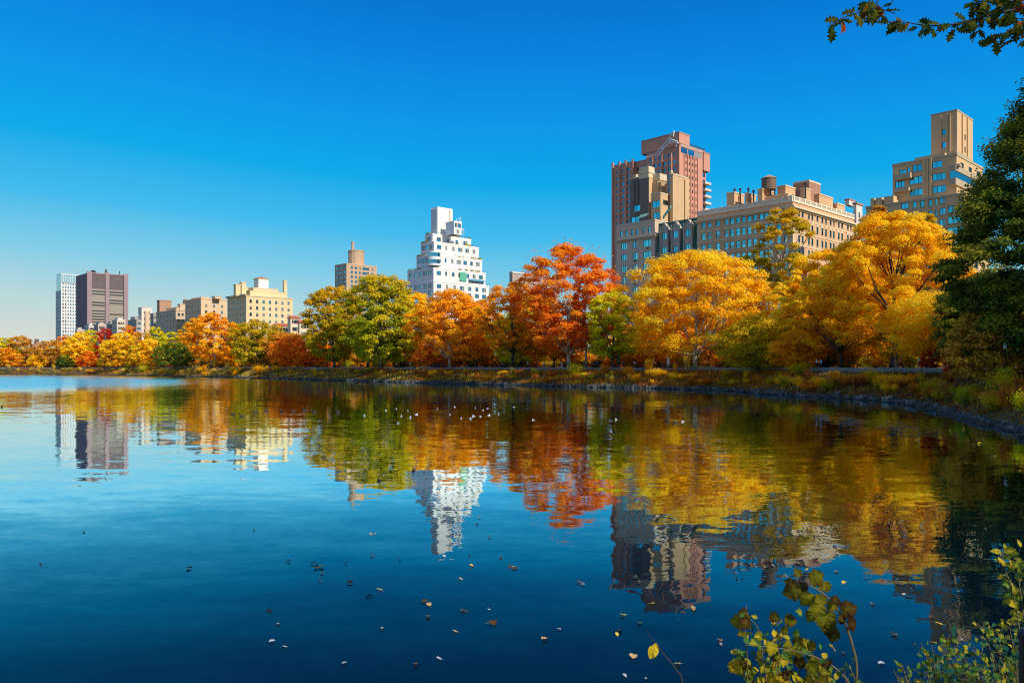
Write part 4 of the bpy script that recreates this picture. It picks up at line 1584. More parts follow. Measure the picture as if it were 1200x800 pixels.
def make_tree(name, label, pos, H, Rr, base, pal, barkm, seed, shape='dome', leaf=.4, density=8.0, nclump=90, flat=.7, clump=.19,
              inner=.35, group=None, spray=0.0, trunk_r=None, lean=0.0, skew=(0, 0), cat='tree', bare=0.0):
    rg = np.random.default_rng(seed)
    root = empty(name, tuple(pos), 0, label, cat, group)
    Hc = H - base
    # lumps of the outline
    ph = rg.random(6) * 6.28

    def bump(ang, s):
        return 1 + .13 * np.sin(2 * ang + ph[0] + 2 * s) + .10 * np.sin(3 * ang + ph[1] - 4 * s) + .09 * np.sin(5 * ang + ph[2] + 5 * s) + .07 * np.sin(8 * s + ph[3])
    # clump centres
    cs = []
    tries = 0
    mind = clump * Rr * 1.0
    while len(cs) < nclump and tries < nclump * 30:
        tries += 1
        s = rg.random() ** .85
        ang = rg.random() * 6.283
        rr = crown_profile(shape, np.array(s)) * bump(ang, s) * Rr
        q = math.sqrt(rg.random()) if rg.random() < inner else 1 - .25 * rg.random() ** 1.5
        p = np.array([rr * q * math.cos(ang) + skew[0] * s, rr * q * math.sin(ang) + skew[1] * s, base + s * Hc * (.93 + .07 * bump(ang, s))])
        if all((abs(p - c) ** 2).sum() > mind * mind * (.45 + .55 * (tries < nclump * 12)) for c in cs): cs.append(p)
    cs = np.array(cs)
    rc = clump * Rr * rg.uniform(.75, 1.35, len(cs))
    area = math.pi * Rr * Hc * .5
    N = int(density * 2.1 * area / leaf ** 2)
    wts = rc ** 2
    ci = rg.choice(len(cs), N, p=wts / wts.sum())
    d = unit(rg.normal(size=(N, 3)))
    d[:, 2] = np.where(rg.random(N) < .7, np.abs(d[:, 2]), d[:, 2])
    rad = rg.random(N) ** .45
    axis = cs - np.array([0, 0, base + Hc * .35])
    outw = unit(axis)
    P = cs[ci] + d * (rad * rc[ci])[:, None] * np.array([1, 1, flat])
    if spray:
        P += outw[ci] * (rg.random(N) ** 2 * rc[ci] * spray)[:, None]
    if bare:
        stray = rg.random(N) < bare
        P[stray] += rg.normal(size=(stray.sum(), 3)) * Rr * .12
    nrm = d * .9 + outw[ci] * .5 + np.array([0, 0, .35]) + rg.normal(size=(N, 3)) * .55
    size = leaf * rg.uniform(.65, 1.35, N)
    hs = (P[:, 2] - base) / Hc
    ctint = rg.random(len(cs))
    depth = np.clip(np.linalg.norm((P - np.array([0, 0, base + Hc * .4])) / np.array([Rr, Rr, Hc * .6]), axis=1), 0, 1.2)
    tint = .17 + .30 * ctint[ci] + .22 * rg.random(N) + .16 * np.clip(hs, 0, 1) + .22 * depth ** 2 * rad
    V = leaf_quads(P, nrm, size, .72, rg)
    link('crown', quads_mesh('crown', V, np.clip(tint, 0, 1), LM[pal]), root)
    # trunk and limbs
    mb = MB()
    tr = trunk_r or max(.16, H * .018)
    top = base + Hc * .45
    lx, ly = lean * math.cos(ph[4]), lean * math.sin(ph[4])

    def axis_at(z):
        f = z / top
        return np.array([lx * f * f + .12 * math.sin(f * 5 + ph[5]) * tr * 4, ly * f * f + .12 * math.cos(f * 4 + ph[5]) * tr * 4, z])
    zs = np.linspace(0, top, 8)
    mb.tube([axis_at(z) for z in zs], [tr * (1.45 if i == 0 else 1.0 - .62 * i / 7) for i in range(8)], 8)
    mb.build('trunk', barkm, root, smooth=True)
    nl = min(len(cs), 26 if leaf < .6 else 12)
    pick = rg.permutation(len(cs))[:nl]
    mb = MB()
    for k in pick:
        c = cs[k]
        z0 = min(top * .98, max(base * .75, c[2] - (.55 + .5 * rg.random()) * np.hypot(c[0], c[1]) - .2 * Hc))
        a = axis_at(z0)
        m1 = a + (c - a) * .35 + np.array([0, 0, Hc * .03]) + rg.normal(size=3) * Rr * .03
        m2 = a + (c - a) * .7 + np.array([0, 0, Hc * .02]) + rg.normal(size=3) * Rr * .04
        r0 = tr * (.42 - .2 * z0 / top)
        mb.tube([a, m1, m2, c], [r0, r0 * .7, r0 * .45, r0 * .15], 5, cap=False)
        for e in range(2):
            c2 = c + rg.normal(size=3) * rc[k] * .7
            mb.tube([m2, (m2 + c2) / 2 + rg.normal(size=3) * .2, c2], [r0 * .4, r0 * .25, r0 * .08], 4, cap=False)
    if len(mb.v): mb.build('limbs', barkm, root, smooth=True)
    return root


TSEED = [100]


def T(px, top, hw, dY, pal, label, shape='dome', baser=.16, barkm=None, name='tree', group=None, **kw):
    TSEED[0] += 1
    X, Y = on_ray(px, dY)
    zg = gz(X, Y)
    H = H0 + (YH - top) / F * Y - zg
    Rr = hw / F * Y * 1.03
    leaf = kw.pop('leaf', min(.9, max(.2, 1.75 * Y / 796)))
    kw.setdefault('density', 9.0)
    kw.setdefault('nclump', int(90 + 110 * min(1, hw / 60)))
    return make_tree(name, label, (X, Y, zg - .05), H, Rr, H * baser, pal, barkm or BARK_M, TSEED[0], shape, leaf, group=group, **kw)


# far left shore, right to left
T(4, 397, 13, 34, 'lime', 'green and orange tree cut by the left edge of the view', 'oval', .08)
T(8, 408, 14, 22, 'amber', 'small orange tree low at the far left corner of the shore', 'shrubby', .05)
T(22, 394.5, 17, 40, 'brown', 'brownish orange round tree, second from the left edge', 'dome', .08)
T(46, 416, 11, 24, 'gold', 'low yellow tree below the low red brick house', 'shrubby', .05)
T(60, 399, 15, 30, 'brown', 'russet brown tree just right of the low red brick house', 'dome', .08)
T(76, 394, 13, 44, 'amber', 'orange tree in front of the foot of the white glass tower', 'dome', .08)
T(94, 391, 17, 30, 'gold', 'golden round tree in front of the left foot of the dark slab tower', 'dome', .1)
T(107, 387, 11, 55, 'lime', 'yellow green tree top behind the golden tree below the dark slab tower', 'oval', .1)
T(123, 386, 11, 52, 'crimson', 'dark red tree below the middle of the dark slab tower', 'oval', .08)
T(102, 412, 10, 22, 'red', 'low red tree on the bank below the golden ones', 'shrubby', .05)
T(76, 416, 9, 18, 'dark', 'small dark green tree low on the far left bank', 'shrubby', .05)
T(143, 392, 19, 26, 'gold', 'wide golden tree in front of the right foot of the dark slab tower', 'dome', .1)
T(153, 382, 13, 58, 'orange', 'orange tree behind the wide golden tree', 'dome', .1)
T(128, 408, 11, 40, 'brown', 'brown low tree between two golden trees under the dark slab tower', 'dome', .1)
T(168, 391, 12, 36, 'brown', 'thin brownish half bare tree below the white topped tower', 'dome', .1, density=4)
T(174, 398, 17, 24, 'gold', 'golden tree on the bank below the rounded tan column', 'dome', .1)
T(182, 384, 11, 52, 'lime', 'yellow green tree top left of the grey fronted apartment house', 'oval', .1)
T(201, 390, 13, 34, 'lime', 'light green gold tree before the grey fronted apartment house', 'dome', .1)
T(206, 402, 21, 14, 'dark', 'dark green shaded tree left of the round orange gold tree', 'dome', .12)
T(224, 378, 13, 44, 'gold', 'bright yellow tree top behind the dark green one', 'oval', .1)
T(248, 367.5, 31, 16, 'amber', 'big round orange gold dome shaped tree beside the dark green one', 'dome', .12, clump=.14, nclump=150, density=11)
T(301, 378, 32, 16, 'olive', 'green gold tree in front of the cream apartment house', 'dome', .1, clump=.16, density=11)
T(332, 392, 26, 34, 'russet', 'russet tree before the red roofed villa', 'dome', .08)
T(349, 393, 30, 20, 'red', 'low spreading red orange tree left of the tall green gold pair', 'dome', .1, density=10)
T(375, 402, 16, 30, 'orange', 'small orange tree filling the gap below the tan chimney tower', 'shrubby', .06)
# centre
T(391, 339, 30, 16, 'olive', 'tall green gold tree with orange top, left one of the green pair', 'oval', .1, clump=.17, nclump=240, density=14, flat=.8)
T(447, 326, 39, 14, 'green', 'tall dense green tree with yellow tips, right one of the green pair', 'oval', .1, clump=.16, nclump=260, density=15, flat=.8)
T(486, 345, 26, 34, 'gold', 'yellow tree between the green tree and the orange plane tree', 'oval', .1)
T(432, 375, 20, 20, 'lime', 'small yellow green tree on the right flank of the dense green tree', 'oval', .16)
T(527, 343, 48, 16, 'amber', 'wide orange plane tree with a forked white trunk below the white tower', 'dome', .18, BARK_P, clump=.13, nclump=130, density=7, inner=.4, flat=.8)
T(532, 352, 36, 40, 'amber', 'orange tree filling in right behind the forked white trunk', 'dome', .1, density=12)
T(515, 399, 28, 22, 'red', 'low bright red tree left of the forked white trunk', 'shrubby', .08)
T(558, 352, 30, 26, 'amber', 'orange tree filling the space right of the plane tree', 'dome', .12)
T(601, 335, 42, 14, 'amber', 'dark orange tree with a bare black forked trunk left of the big red one', 'dome', .24, BARK_D, clump=.13, density=6.5, inner=.4, trunk_r=.42)
T(632, 350, 30, 40, 'gold', 'golden tree tucked behind the big red tree on its left', 'dome', .1)
T(610, 366, 32, 26, 'lime', 'yellow green lower tree behind the black forked trunk', 'dome', .1)
T(667, 292.5, 60, 16, 'red', 'biggest red orange tree, tallest of the middle shore, on two pale trunks', 'dome', .16, BARK_P, clump=.13, nclump=190, density=10, inner=.4, bare=.06)
T(650, 356, 38, 21, 'orange', 'orange low limbed tree under the big red one', 'dome', .16, BARK_M, density=9)
T(686, 330, 16, 20, 'orange', 'slim orange tree with straight pale trunk before the big red one', 'oval', .42, BARK_P, trunk_r=.3)
T(718, 345, 32, 14, 'lime', 'bright yellow green tree between the big red tree and the big yellow one', 'oval', .14, density=11)
# right
T(816, 301, 84, 16, 'gold', 'broad bright yellow plane tree in front of the grey limestone house', 'dome', .15, BARK_P, clump=.115, nclump=240, density=11, flat=.85, trunk_r=.55)
T(760, 384, 34, 30, 'amber', 'orange brown tree under the left side of the broad yellow plane tree', 'dome', .1)
T(888, 372, 46, 14, 'olive', 'green and orange lower tree right of the broad yellow plane tree', 'dome', .1, density=10)
T(918, 248, 34, 66, 'olive', 'tall thin crowned tree with white limbs before the balustraded house corner', 'vase', .45, BARK_P, clump=.2, density=5, nclump=50)
T(884, 296, 22, 56, 'green', 'dark green tree before the shaded side of the balustraded house', 'vase', .4, BARK_D, clump=.22, density=5, nclump=36)
T(925, 330, 36, 40, 'gold', 'yellow rounded tree below the white limbed one', 'dome', .12)
T(962, 298, 58, 30, 'gold', 'half shaded golden tree left of the great orange gold one', 'dome', .12, clump=.13, nclump=130, density=10)
T(1048, 253, 80, 24, 'gold', 'great orange gold plane tree before the stepped tan block', 'dome', .2, BARK_D, clump=.115, nclump=230, density=11, flat=.85, trunk_r=.5)
T(985, 325, 60, 20, 'gold', 'broad low orange gold tree overhanging the right bank path', 'dome', .24, BARK_D, clump=.12, nclump=150, density=9)
T(936, 390, 32, 18, 'amber', 'small orange tree on the bank at the bend', 'dome', .06)
T(1005, 296, 58, 36, 'gold', 'golden tree filling in behind the great orange gold one on its left', 'dome', .1, density=11)
T(1030, 244, 28, 80, 'brown', 'orange brown tree top peeping above the great orange gold one', 'dome', .2)
T(1082, 252, 24, 74, 'olive', 'olive tree top under the windows of the stepped tan block', 'dome', .2)
T(1092, 345, 54, 26, 'gold', 'shaded golden tree overhanging the path left of the red bush', 'dome', .24, BARK_D)
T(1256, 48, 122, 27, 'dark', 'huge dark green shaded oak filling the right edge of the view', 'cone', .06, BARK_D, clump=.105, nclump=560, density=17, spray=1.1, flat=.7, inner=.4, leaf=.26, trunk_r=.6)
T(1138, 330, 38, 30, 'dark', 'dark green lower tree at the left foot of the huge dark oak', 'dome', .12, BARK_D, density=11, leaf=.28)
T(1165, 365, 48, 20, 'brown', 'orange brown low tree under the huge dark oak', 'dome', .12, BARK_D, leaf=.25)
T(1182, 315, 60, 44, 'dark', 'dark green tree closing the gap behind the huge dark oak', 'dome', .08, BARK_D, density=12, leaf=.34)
# off to the right, beyond the edge of the photograph: they shade the near right bank
for k, (X, Y, H, Rr) in enumerate(((66, 62, 24, 10), (62, 42, 24, 9), (74, 80, 25, 10), (50, 33, 20, 8), (56, 52, 25, 9))):
    zg = gz(X, Y)
    make_tree('tree', 'dark green bank tree standing beyond the right edge of the view', (X, Y, zg), H, Rr, 2.5, 'dark', BARK_D, 900 + k, 'dome', .5, 8, 90, group='dark trees beyond the right edge')

# second row: the wood behind the front trees
bk = random.Random(5)
pals = ['amber', 'olive', 'gold', 'lime', 'brown', 'orange', 'green']
words = {'lime': 'yellow green', 'amber': 'amber orange', 'olive': 'olive green', 'russet': 'dark russet', 'gold': 'dull golden', 'brown': 'orange brown', 'orange': 'deep orange', 'green': 'dark green'}
zones = [(0, 120, 'far left trees'), (120, 260, 'golden trees of the left shore'), (260, 380, 'green gold tree and low red tree'), (380, 500, 'tall green pair'),
         (500, 620, 'orange plane tree and black forked trunk'), (620, 740, 'big red tree'), (740, 860, 'broad yellow plane tree'), (860, 960, 'lower olive trees'), (960, 1100, 'great orange gold tree')]
used_z = {}
px = 2
kk = 0
while px < 1125:
    zone = next((z[2] for z in zones if z[0] <= px < z[1]), 'dark oak')
    cand = [p for p in pals if (p, zone) not in used_z] or pals
    pal = cand[kk % len(cand)]
    used_z[(pal, zone)] = 1
    dY = bk.uniform(30, 62) if px > 300 else bk.uniform(45, 75)
    top = 404 if px < 180 else (398 if px < 360 else (388 if px < 500 else (380 if px < 900 else 372)))
    hw = 15 if px < 200 else (20 if px < 400 else (28 if px < 800 else 38))
    Y_ = float(np.interp(px, SH_PX, SH_Y)) + dY
    T(px, top + bk.uniform(-5, 6), hw, dY, pal, '%s tree half hidden behind the %s' % (words[pal], zone), bk.choice(['dome', 'oval']), .06,
      group='half hidden trees of the back row', leaf=max(.5, min(1.1, 3.2 * Y_ / 796)), density=7, nclump=60)
    px += hw * 1.25
    kk += 1

# ------------------------------------------------------------------ bank: stones, grass, litter (uncountable) 
view_run = [i for i in run]
SF = np.array([FAC[i] for i in run]); SR = np.array([SHORE[i] for i in run]); NR = np.array([NRM[i] for i in run])
SEG = np.linalg.norm(np.diff(SR, axis=0), axis=1)


def along(n, rg, near_bias=True):
    """n random spots along the visible shore, denser near the viewer"""
    mid = (SR[:-1] + SR[1:]) / 2
    dist = np.maximum(np.hypot(mid[:, 0], mid[:, 1]), 25)
    wgt = SEG / dist ** (1.0 if near_bias else 0.2) * (((np.hypot(mid[:, 0], mid[:, 1]) > 7)) | (not near_bias)) * np.where(np.hypot(mid[:, 0], mid[:, 1]) < 33, 1.5, 1)
    k = rg.choice(len(SEG), n, p=wgt / wgt.sum())
    f = rg.random((n, 1))
    p = SR[k] * (1 - f) + SR[k + 1] * f
    nn_ = NR[k] * (1 - f) + NR[k + 1] * f
    return p, nn_, dist[k], SF[k]


rg = np.random.default_rng(21)
n = 9000
p, q, dist, fac = along(n, rg)
far_ = np.hypot(p[:, 0], p[:, 1]) > 34
p, q, dist, fac = p[far_], q[far_], dist[far_], fac[far_]
n = len(p)
d = rg.uniform(-.5, .5, n)
xy = p + q * d[:, None]
sz = rg.uniform(.10, .30, n) * np.clip(dist / 90, .7, 1.7)
sz *= np.where(rg.random(n) < .07, 1.9, 1.0)
zz = np.interp(d, PD, PZ) * fac
cube = np.array([[-1, -1, -1], [1, -1, -1], [1, 1, -1], [-1, 1, -1], [-1, -1, 1], [1, -1, 1], [1, 1, 1], [-1, 1, 1]], float)
V = cube[None] * (.6 + .4 * rg.random((n, 8, 1))) + rg.normal(size=(n, 8, 3)) * .14
ang = rg.random(n) * 6.28
c_, s_ = np.cos(ang)[:, None], np.sin(ang)[:, None]
V = V * np.array([1.0, .75, .6])
V = np.stack([V[..., 0] * c_ - V[..., 1] * s_, V[..., 0] * s_ + V[..., 1] * c_, V[..., 2]], 2) * sz[:, None, None]
V += np.column_stack([xy, zz + sz * .15])[:, None, :]
qf = np.array([(3, 2, 1, 0), (4, 5, 6, 7), (0, 1, 5, 4), (1, 2, 6, 5), (2, 3, 7, 6), (3, 0, 4, 7)])
Fq = (qf[None] + (np.arange(n) * 8)[:, None, None]).reshape(-1, 4)
me = bpy.data.meshes.new('bank_stones')
me.from_pydata(V.reshape(-1, 3).tolist(), [], Fq.tolist())
t = NT('grey blue shore stone')
geo = t.n('ShaderNodeNewGeometry')
r = t.ramp([(0, (.025, .028, .03)), (.5, (.055, .06, .065)), (.9, (.11, .11, .11)), (1, (.20, .19, .17))])
t.l(geo.outputs['Random Per Island'], r.inputs[0])
nz_ = t.noise(geo.outputs['Position'], 9, 4)
cc_ = t.mix(1.0, r.outputs[0], t.ramp([(.3, (.6, .6, .6)), (.7, (1.2, 1.2, 1.2))]).outputs[0], 'MULTIPLY')
spz = t.n('ShaderNodeSeparateXYZ'); t.l(geo.outputs['Position'], spz.inputs[0])
wet = t.n('ShaderNodeMapRange'); t.l(spz.outputs['Z'], wet.inputs[0]); wet.inputs[1].default_value = .05; wet.inputs[2].default_value = .25; wet.inputs[3].default_value = .35; wet.inputs[4].default_value = 1
cw = t.n('ShaderNodeVectorMath', operation='SCALE'); t.l(r.outputs[0], cw.inputs[0]); t.l(wet.outputs[0], cw.inputs['Scale'])
b_ = t.n('ShaderNodeBsdfPrincipled', Roughness=.75)
t.l(cw.outputs[0], b_.inputs['Base Color'])
t.l(b_.outputs[0], t.out.inputs[0])
me.materials.append(t.mat)
tag(link('bank_stones', me), kind='stuff')


def blades(name, n, pal, d0, d1, h0, h1, wd, seed, clus=9.0, thr=.0):
    rg = np.random.default_rng(seed)
    p, q, dist, fac = along(n, rg)
    d = rg.uniform(d0, d1, n)
    xy = p + q * d[:, None]
    nv = np.sin(xy[:, 0] / clus * 2.1 + seed) * np.cos(xy[:, 1] / clus * 1.7 + 2 * seed) + .6 * np.sin(xy[:, 0] * .9 + xy[:, 1] * 1.3)
    keep = nv > thr
    xy, d, dist, nv, fac = xy[keep], d[keep], dist[keep], nv[keep], fac[keep]
    n = len(xy)
    z = np.interp(d, PD, PZ) * fac
    h = rg.uniform(h0, h1, n)
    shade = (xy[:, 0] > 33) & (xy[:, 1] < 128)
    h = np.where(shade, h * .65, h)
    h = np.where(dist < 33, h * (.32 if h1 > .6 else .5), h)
    sc_ = np.clip(dist / 70, .35, 3.2)
    w_ = wd * sc_
    a = rg.random(n) * 6.28
    ln = rg.uniform(.1, .6, n) * h
    b0 = np.column_stack([xy, z - .05])
    sd = np.column_stack([np.cos(a), np.sin(a), np.zeros(n)]) * (w_ / 2)[:, None]
    a2 = rg.random(n) * 6.28
    tp = b0 + np.column_stack([np.cos(a2) * ln, np.sin(a2) * ln, h])
    V = np.stack([b0 - sd, b0 + sd, tp + sd * .35, tp - sd * .35], 1)
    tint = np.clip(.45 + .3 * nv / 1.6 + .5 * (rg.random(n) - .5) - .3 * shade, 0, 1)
    tag(link(name, quads_mesh(name, V, tint, LM[pal])), kind='stuff')


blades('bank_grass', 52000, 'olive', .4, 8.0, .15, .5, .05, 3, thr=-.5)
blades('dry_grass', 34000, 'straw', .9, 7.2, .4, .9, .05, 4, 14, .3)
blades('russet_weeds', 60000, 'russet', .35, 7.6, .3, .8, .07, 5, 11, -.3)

rg = np.random.default_rng(8)
n = 22000
p, q, dist, fac = along(n, rg)
d = rg.uniform(2.0, 30, n)
xy = p + q * d[:, None]
pos = np.column_stack([xy, np.interp(d, PD, PZ) * fac + .1])
V = leaf_quads(pos, np.array([0, 0, 1.]) + rg.normal(size=(n, 3)) * .25, rg.uniform(.10, .2, n) * np.clip(dist / 60, .6, 2.2), .8, rg)
tag(link('fallen_leaves', quads_mesh('fallen_leaves', V, rg.random(n), LM['amber'])), kind='stuff')

# deep undergrowth behind the back row: reads as one mass
n = 60000
p, q, dist, fac = along(n, rg, False)
pr = (p - CEN) / np.linalg.norm(p - CEN, axis=1)[:, None]
d = rg.uniform(42, 78, n)
xy = p + q * 14 + pr * (d - 14)[:, None]
ok = np.hypot(xy[:, 0], xy[:, 1]) > 75
xy, dist, d = xy[ok], dist[ok], d[ok]
n = len(xy)
hgt = 5.5 + 1.6 * np.sin(xy[:, 0] * .16) + 1.3 * np.sin(xy[:, 1] * .11 + 1)
pos = np.column_stack([xy, 3.4 + rg.random(n) ** .7 * hgt])
V = leaf_quads(pos, np.array([.3, -.5, .5]) + rg.normal(size=(n, 3)) * .7, rg.uniform(.7, 1.5, n) * np.clip(dist / 200, .8, 1.6), .75, rg)
tag(link('undergrowth', quads_mesh('undergrowth', V, np.clip(.25 + .25 * np.sin(xy[:, 0] * .07) + .35 * rg.random(n), 0, 1), LM['russet'])), kind='stuff')


# ------------------------------------------------------------------ shrubs
SHR = {}


def shrub_proto(form, pal, v):
    key = (form, pal, v)
    if key in SHR: return SHR[key]
    rg = np.random.default_rng(abs(hash(key[0])) % 1000 + v * 17 + len(pal) * 131 if False else (len(form) * 37 + v * 17 + len(pal) * 131 + ord(pal[0])))
    st = MB()
    ns = {'rounded': 16, 'feathery': 26, 'arching': 18}[form]
    P, N_, tint = [], [], []
    for i in range(ns):
        a = rg.random() * 6.28
        sp_ = {'rounded': .75, 'feathery': .45, 'arching': .95}[form] * rg.uniform(.3, 1)
        h = {'rounded': .8, 'feathery': 1.15, 'arching': .75}[form] * rg.uniform(.65, 1.05)
        e = np.array([math.cos(a) * sp_, math.sin(a) * sp_, h])
        m_ = e * np.array([.35, .35, .62]) + rg.normal(size=3) * .04
        if form == 'arching': m_[2] = h * .9; e[2] *= .75
        st.tube([(e[0] * .06, e[1] * .06, 0), m_, e], [.018, .012, .004], 4, cap=False)
        nl = {'rounded': 95, 'feathery': 60, 'arching': 80}[form]
        t_ = rg.random(nl) ** .6
        b0 = np.array([0, 0, 0.]); 
        cpt = (1 - t_)[:, None] ** 2 * b0 + 2 * ((1 - t_) * t_)[:, None] * m_ + t_[:, None] ** 2 * e
        spread = {'rounded': .13, 'feathery': .05, 'arching': .10}[form]
        P.append(cpt + rg.normal(size=(nl, 3)) * spread * (.4 + t_)[:, None])
        N_.append(rg.normal(size=(nl, 3)) * .8 + np.array([math.cos(a) * .5, math.sin(a) * .5, .6]))
        tint.append(np.clip(.15 + .25 * rg.random() + .3 * rg.random(nl) + .25 * t_, 0, 1))
    P, N_, tint = np.concatenate(P), np.concatenate(N_), np.concatenate(tint)
    P[:, 2] = np.maximum(P[:, 2], .02)
    V = leaf_quads(P, N_, rg.uniform(.07, .15, len(P)) * (1.0 if form != 'feathery' else 1.1), .55 if form != 'feathery' else .3, rg)
    SHR[key] = (quads_mesh('foliage', V, tint, LM[pal]), st.mesh('stems', [BARK_M]))
    return SHR[key]


CW = {'gold': 'golden', 'straw': 'straw yellow', 'olive': 'olive gold', 'lime': 'yellow green', 'russet': 'russet', 'green': 'green', 'amber': 'amber', 'dark': 'dark green', 'red': 'red', 'brown': 'brown', 'orange': 'orange', 'crimson': 'crimson'}


def shrub(x, y, s, h, form, pal, where, grp, v=None):
    v = random.randrange(3) if v is None else v
    fo, st = shrub_proto(form, pal, v)
    r_ = empty('shrub', (x, y, gz(x, y) - .04), random.uniform(0, 6.28), '%s %s shrub %s' % (CW[pal], form, where), 'shrub', '%s %s shrubs %s' % (CW[pal], form, where))
    r_.scale = (s, s, h)
    link('foliage', fo, r_)
    link('stems', st, r_)
    return r_


BZ = [(0, 90, 'on the far left bank'), (90, 210, 'on the bank below the dark slab tower'), (210, 285, 'on the bank below the round orange tree'), (285, 370, 'on the bank below the red roofed villa'),
      (370, 490, 'on the bank below the green tree pair'), (490, 590, 'on the bank below the white tower'), (590, 695, 'on the bank below the big red tree'), (695, 770, 'on the bank left of the broad yellow plane'),
      (770, 880, 'on the bank below the broad yellow plane'), (880, 960, 'on the bank at the bend'), (960, 1060, 'on the right bank below the great orange tree'), (1060, 1150, 'on the right bank below the dark oak'), (1150, 1300, 'on the right bank at the view edge')]
FAV = {0: ['straw', 'olive', 'straw'], 1: ['gold', 'olive', 'dark', 'straw'], 2: ['gold', 'straw', 'olive'], 3: ['gold', 'lime', 'olive'], 4: ['russet', 'olive', 'straw'], 5: ['amber', 'straw', 'gold', 'russet'], 6: ['russet', 'lime', 'olive'],
       7: ['gold', 'straw', 'gold'], 8: ['olive', 'gold', 'russet'], 9: ['olive', 'russet', 'gold'], 10: ['amber', 'gold', 'olive', 'russet', 'russet'], 11: ['green', 'olive', 'russet', 'brown'], 12: ['lime', 'olive', 'green', 'russet']}
rs = random.Random(11)
for zi, (a, b2, where) in enumerate(BZ):
    step = 8.0 if a < 300 else (7.5 if a < 880 else 5.5)
    px = a + rs.uniform(0, step)
    while px < min(b2, 1215):
        pal = rs.choice(FAV[zi])
        form = 'feathery' if pal == 'straw' else rs.choice(['rounded', 'arching', 'rounded', 'feathery'])
        d = rs.uniform(1.0, 7.0 if px < 890 else 4.6)
        x, y = bank_at(px, d)
        s = rs.uniform(.9, 1.7)
        if px < 330: s *= 1.5
        elif px > 890: s *= 1.1
        shrub(x, y, s, s * rs.uniform(.75, 1.25), form, pal, where, '')
        px += step * rs.uniform(.6, 1.5)
# a few bigger ones the photo singles out
for px, d, s, h, form, pal in ((158, 4, 4.2, 3.4, 'rounded', 'lime'), (232, 4, 3.6, 2.6, 'rounded', 'gold'), (272, 4, 3.6, 2.8, 'arching', 'gold'), (300, 4, 3.4, 3.0, 'rounded', 'gold'), (135, 4, 3.4, 2.2, 'arching', 'straw'),
                               (655, 5, 2.6, 2.6, 'rounded', 'lime'), (745, 5, 2.4, 3.0, 'feathery', 'gold'), (750, 4.4, 2.0, 1.8, 'rounded', 'gold'), (722, 5, 2.2, 2.0, 'rounded', 'amber'), (784, 5.5, 1.6, 3.0, 'feathery', 'straw'),
                               (900, 6, 2.4, 2.2, 'rounded', 'olive'), (963, 4, 2.0, 1.5, 'arching', 'gold'), (1022, 3.6, 1.9, 1.5, 'rounded', 'gold'), (1030, 4, 1.4, 1.3, 'feathery', 'amber'), (1090, 5, 1.7, 1.7, 'rounded', 'lime'),
                               (1140, 5.5, 1.8, 2.3, 'feathery', 'green'), (1165, 6, 1.8, 2.2, 'feathery', 'lime'), (1196, 4.5, 1.9, 1.9, 'rounded', 'gold'), (1185, 3.2, 1.2, 1.1, 'rounded', 'olive')):
    where = next(z[2] for z in BZ if z[0] <= px < z[1]).replace('on the', 'standing large on the')
    x, y = bank_at(px, d)
    shrub(x, y, s, h, form, pal, where, '')
# undergrowth bushes behind the path
for px in np.arange(8, 1190, 13):
    dY = rs.uniform(20, 44)
    X, Y = on_ray(px + rs.uniform(-5, 5), dY)
    if shore_dist(X, Y)[0] < 15: continue
    pal = rs.choice(['russet', 'brown', 'olive', 'orange', 'green', 'olive', 'amber', 'dark'])
    if px > 1040: pal = rs.choice(['dark', 'russet', 'brown', 'olive', 'dark'])
    where = 'under the trees behind the path, ' + next(z[2] for z in BZ if z[0] <= px < z[1]).replace('on the bank ', '').replace('on the right bank ', '').replace('on the ', 'by the ')
    s = rs.uniform(2.4, 4.0) * (1.3 if px < 350 else 1)
    shrub(X, Y, s, s * rs.uniform(.75, 1.15), rs.choice(['rounded', 'arching']), pal, where, '')
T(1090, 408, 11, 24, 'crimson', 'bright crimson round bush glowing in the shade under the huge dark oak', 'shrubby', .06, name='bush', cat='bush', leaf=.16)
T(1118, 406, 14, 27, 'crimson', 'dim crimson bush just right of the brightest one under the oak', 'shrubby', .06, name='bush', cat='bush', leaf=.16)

# ------------------------------------------------------------------ fences, lamps, signs
IRON = plain('black iron', (.012, .014, .015), .45, .3)


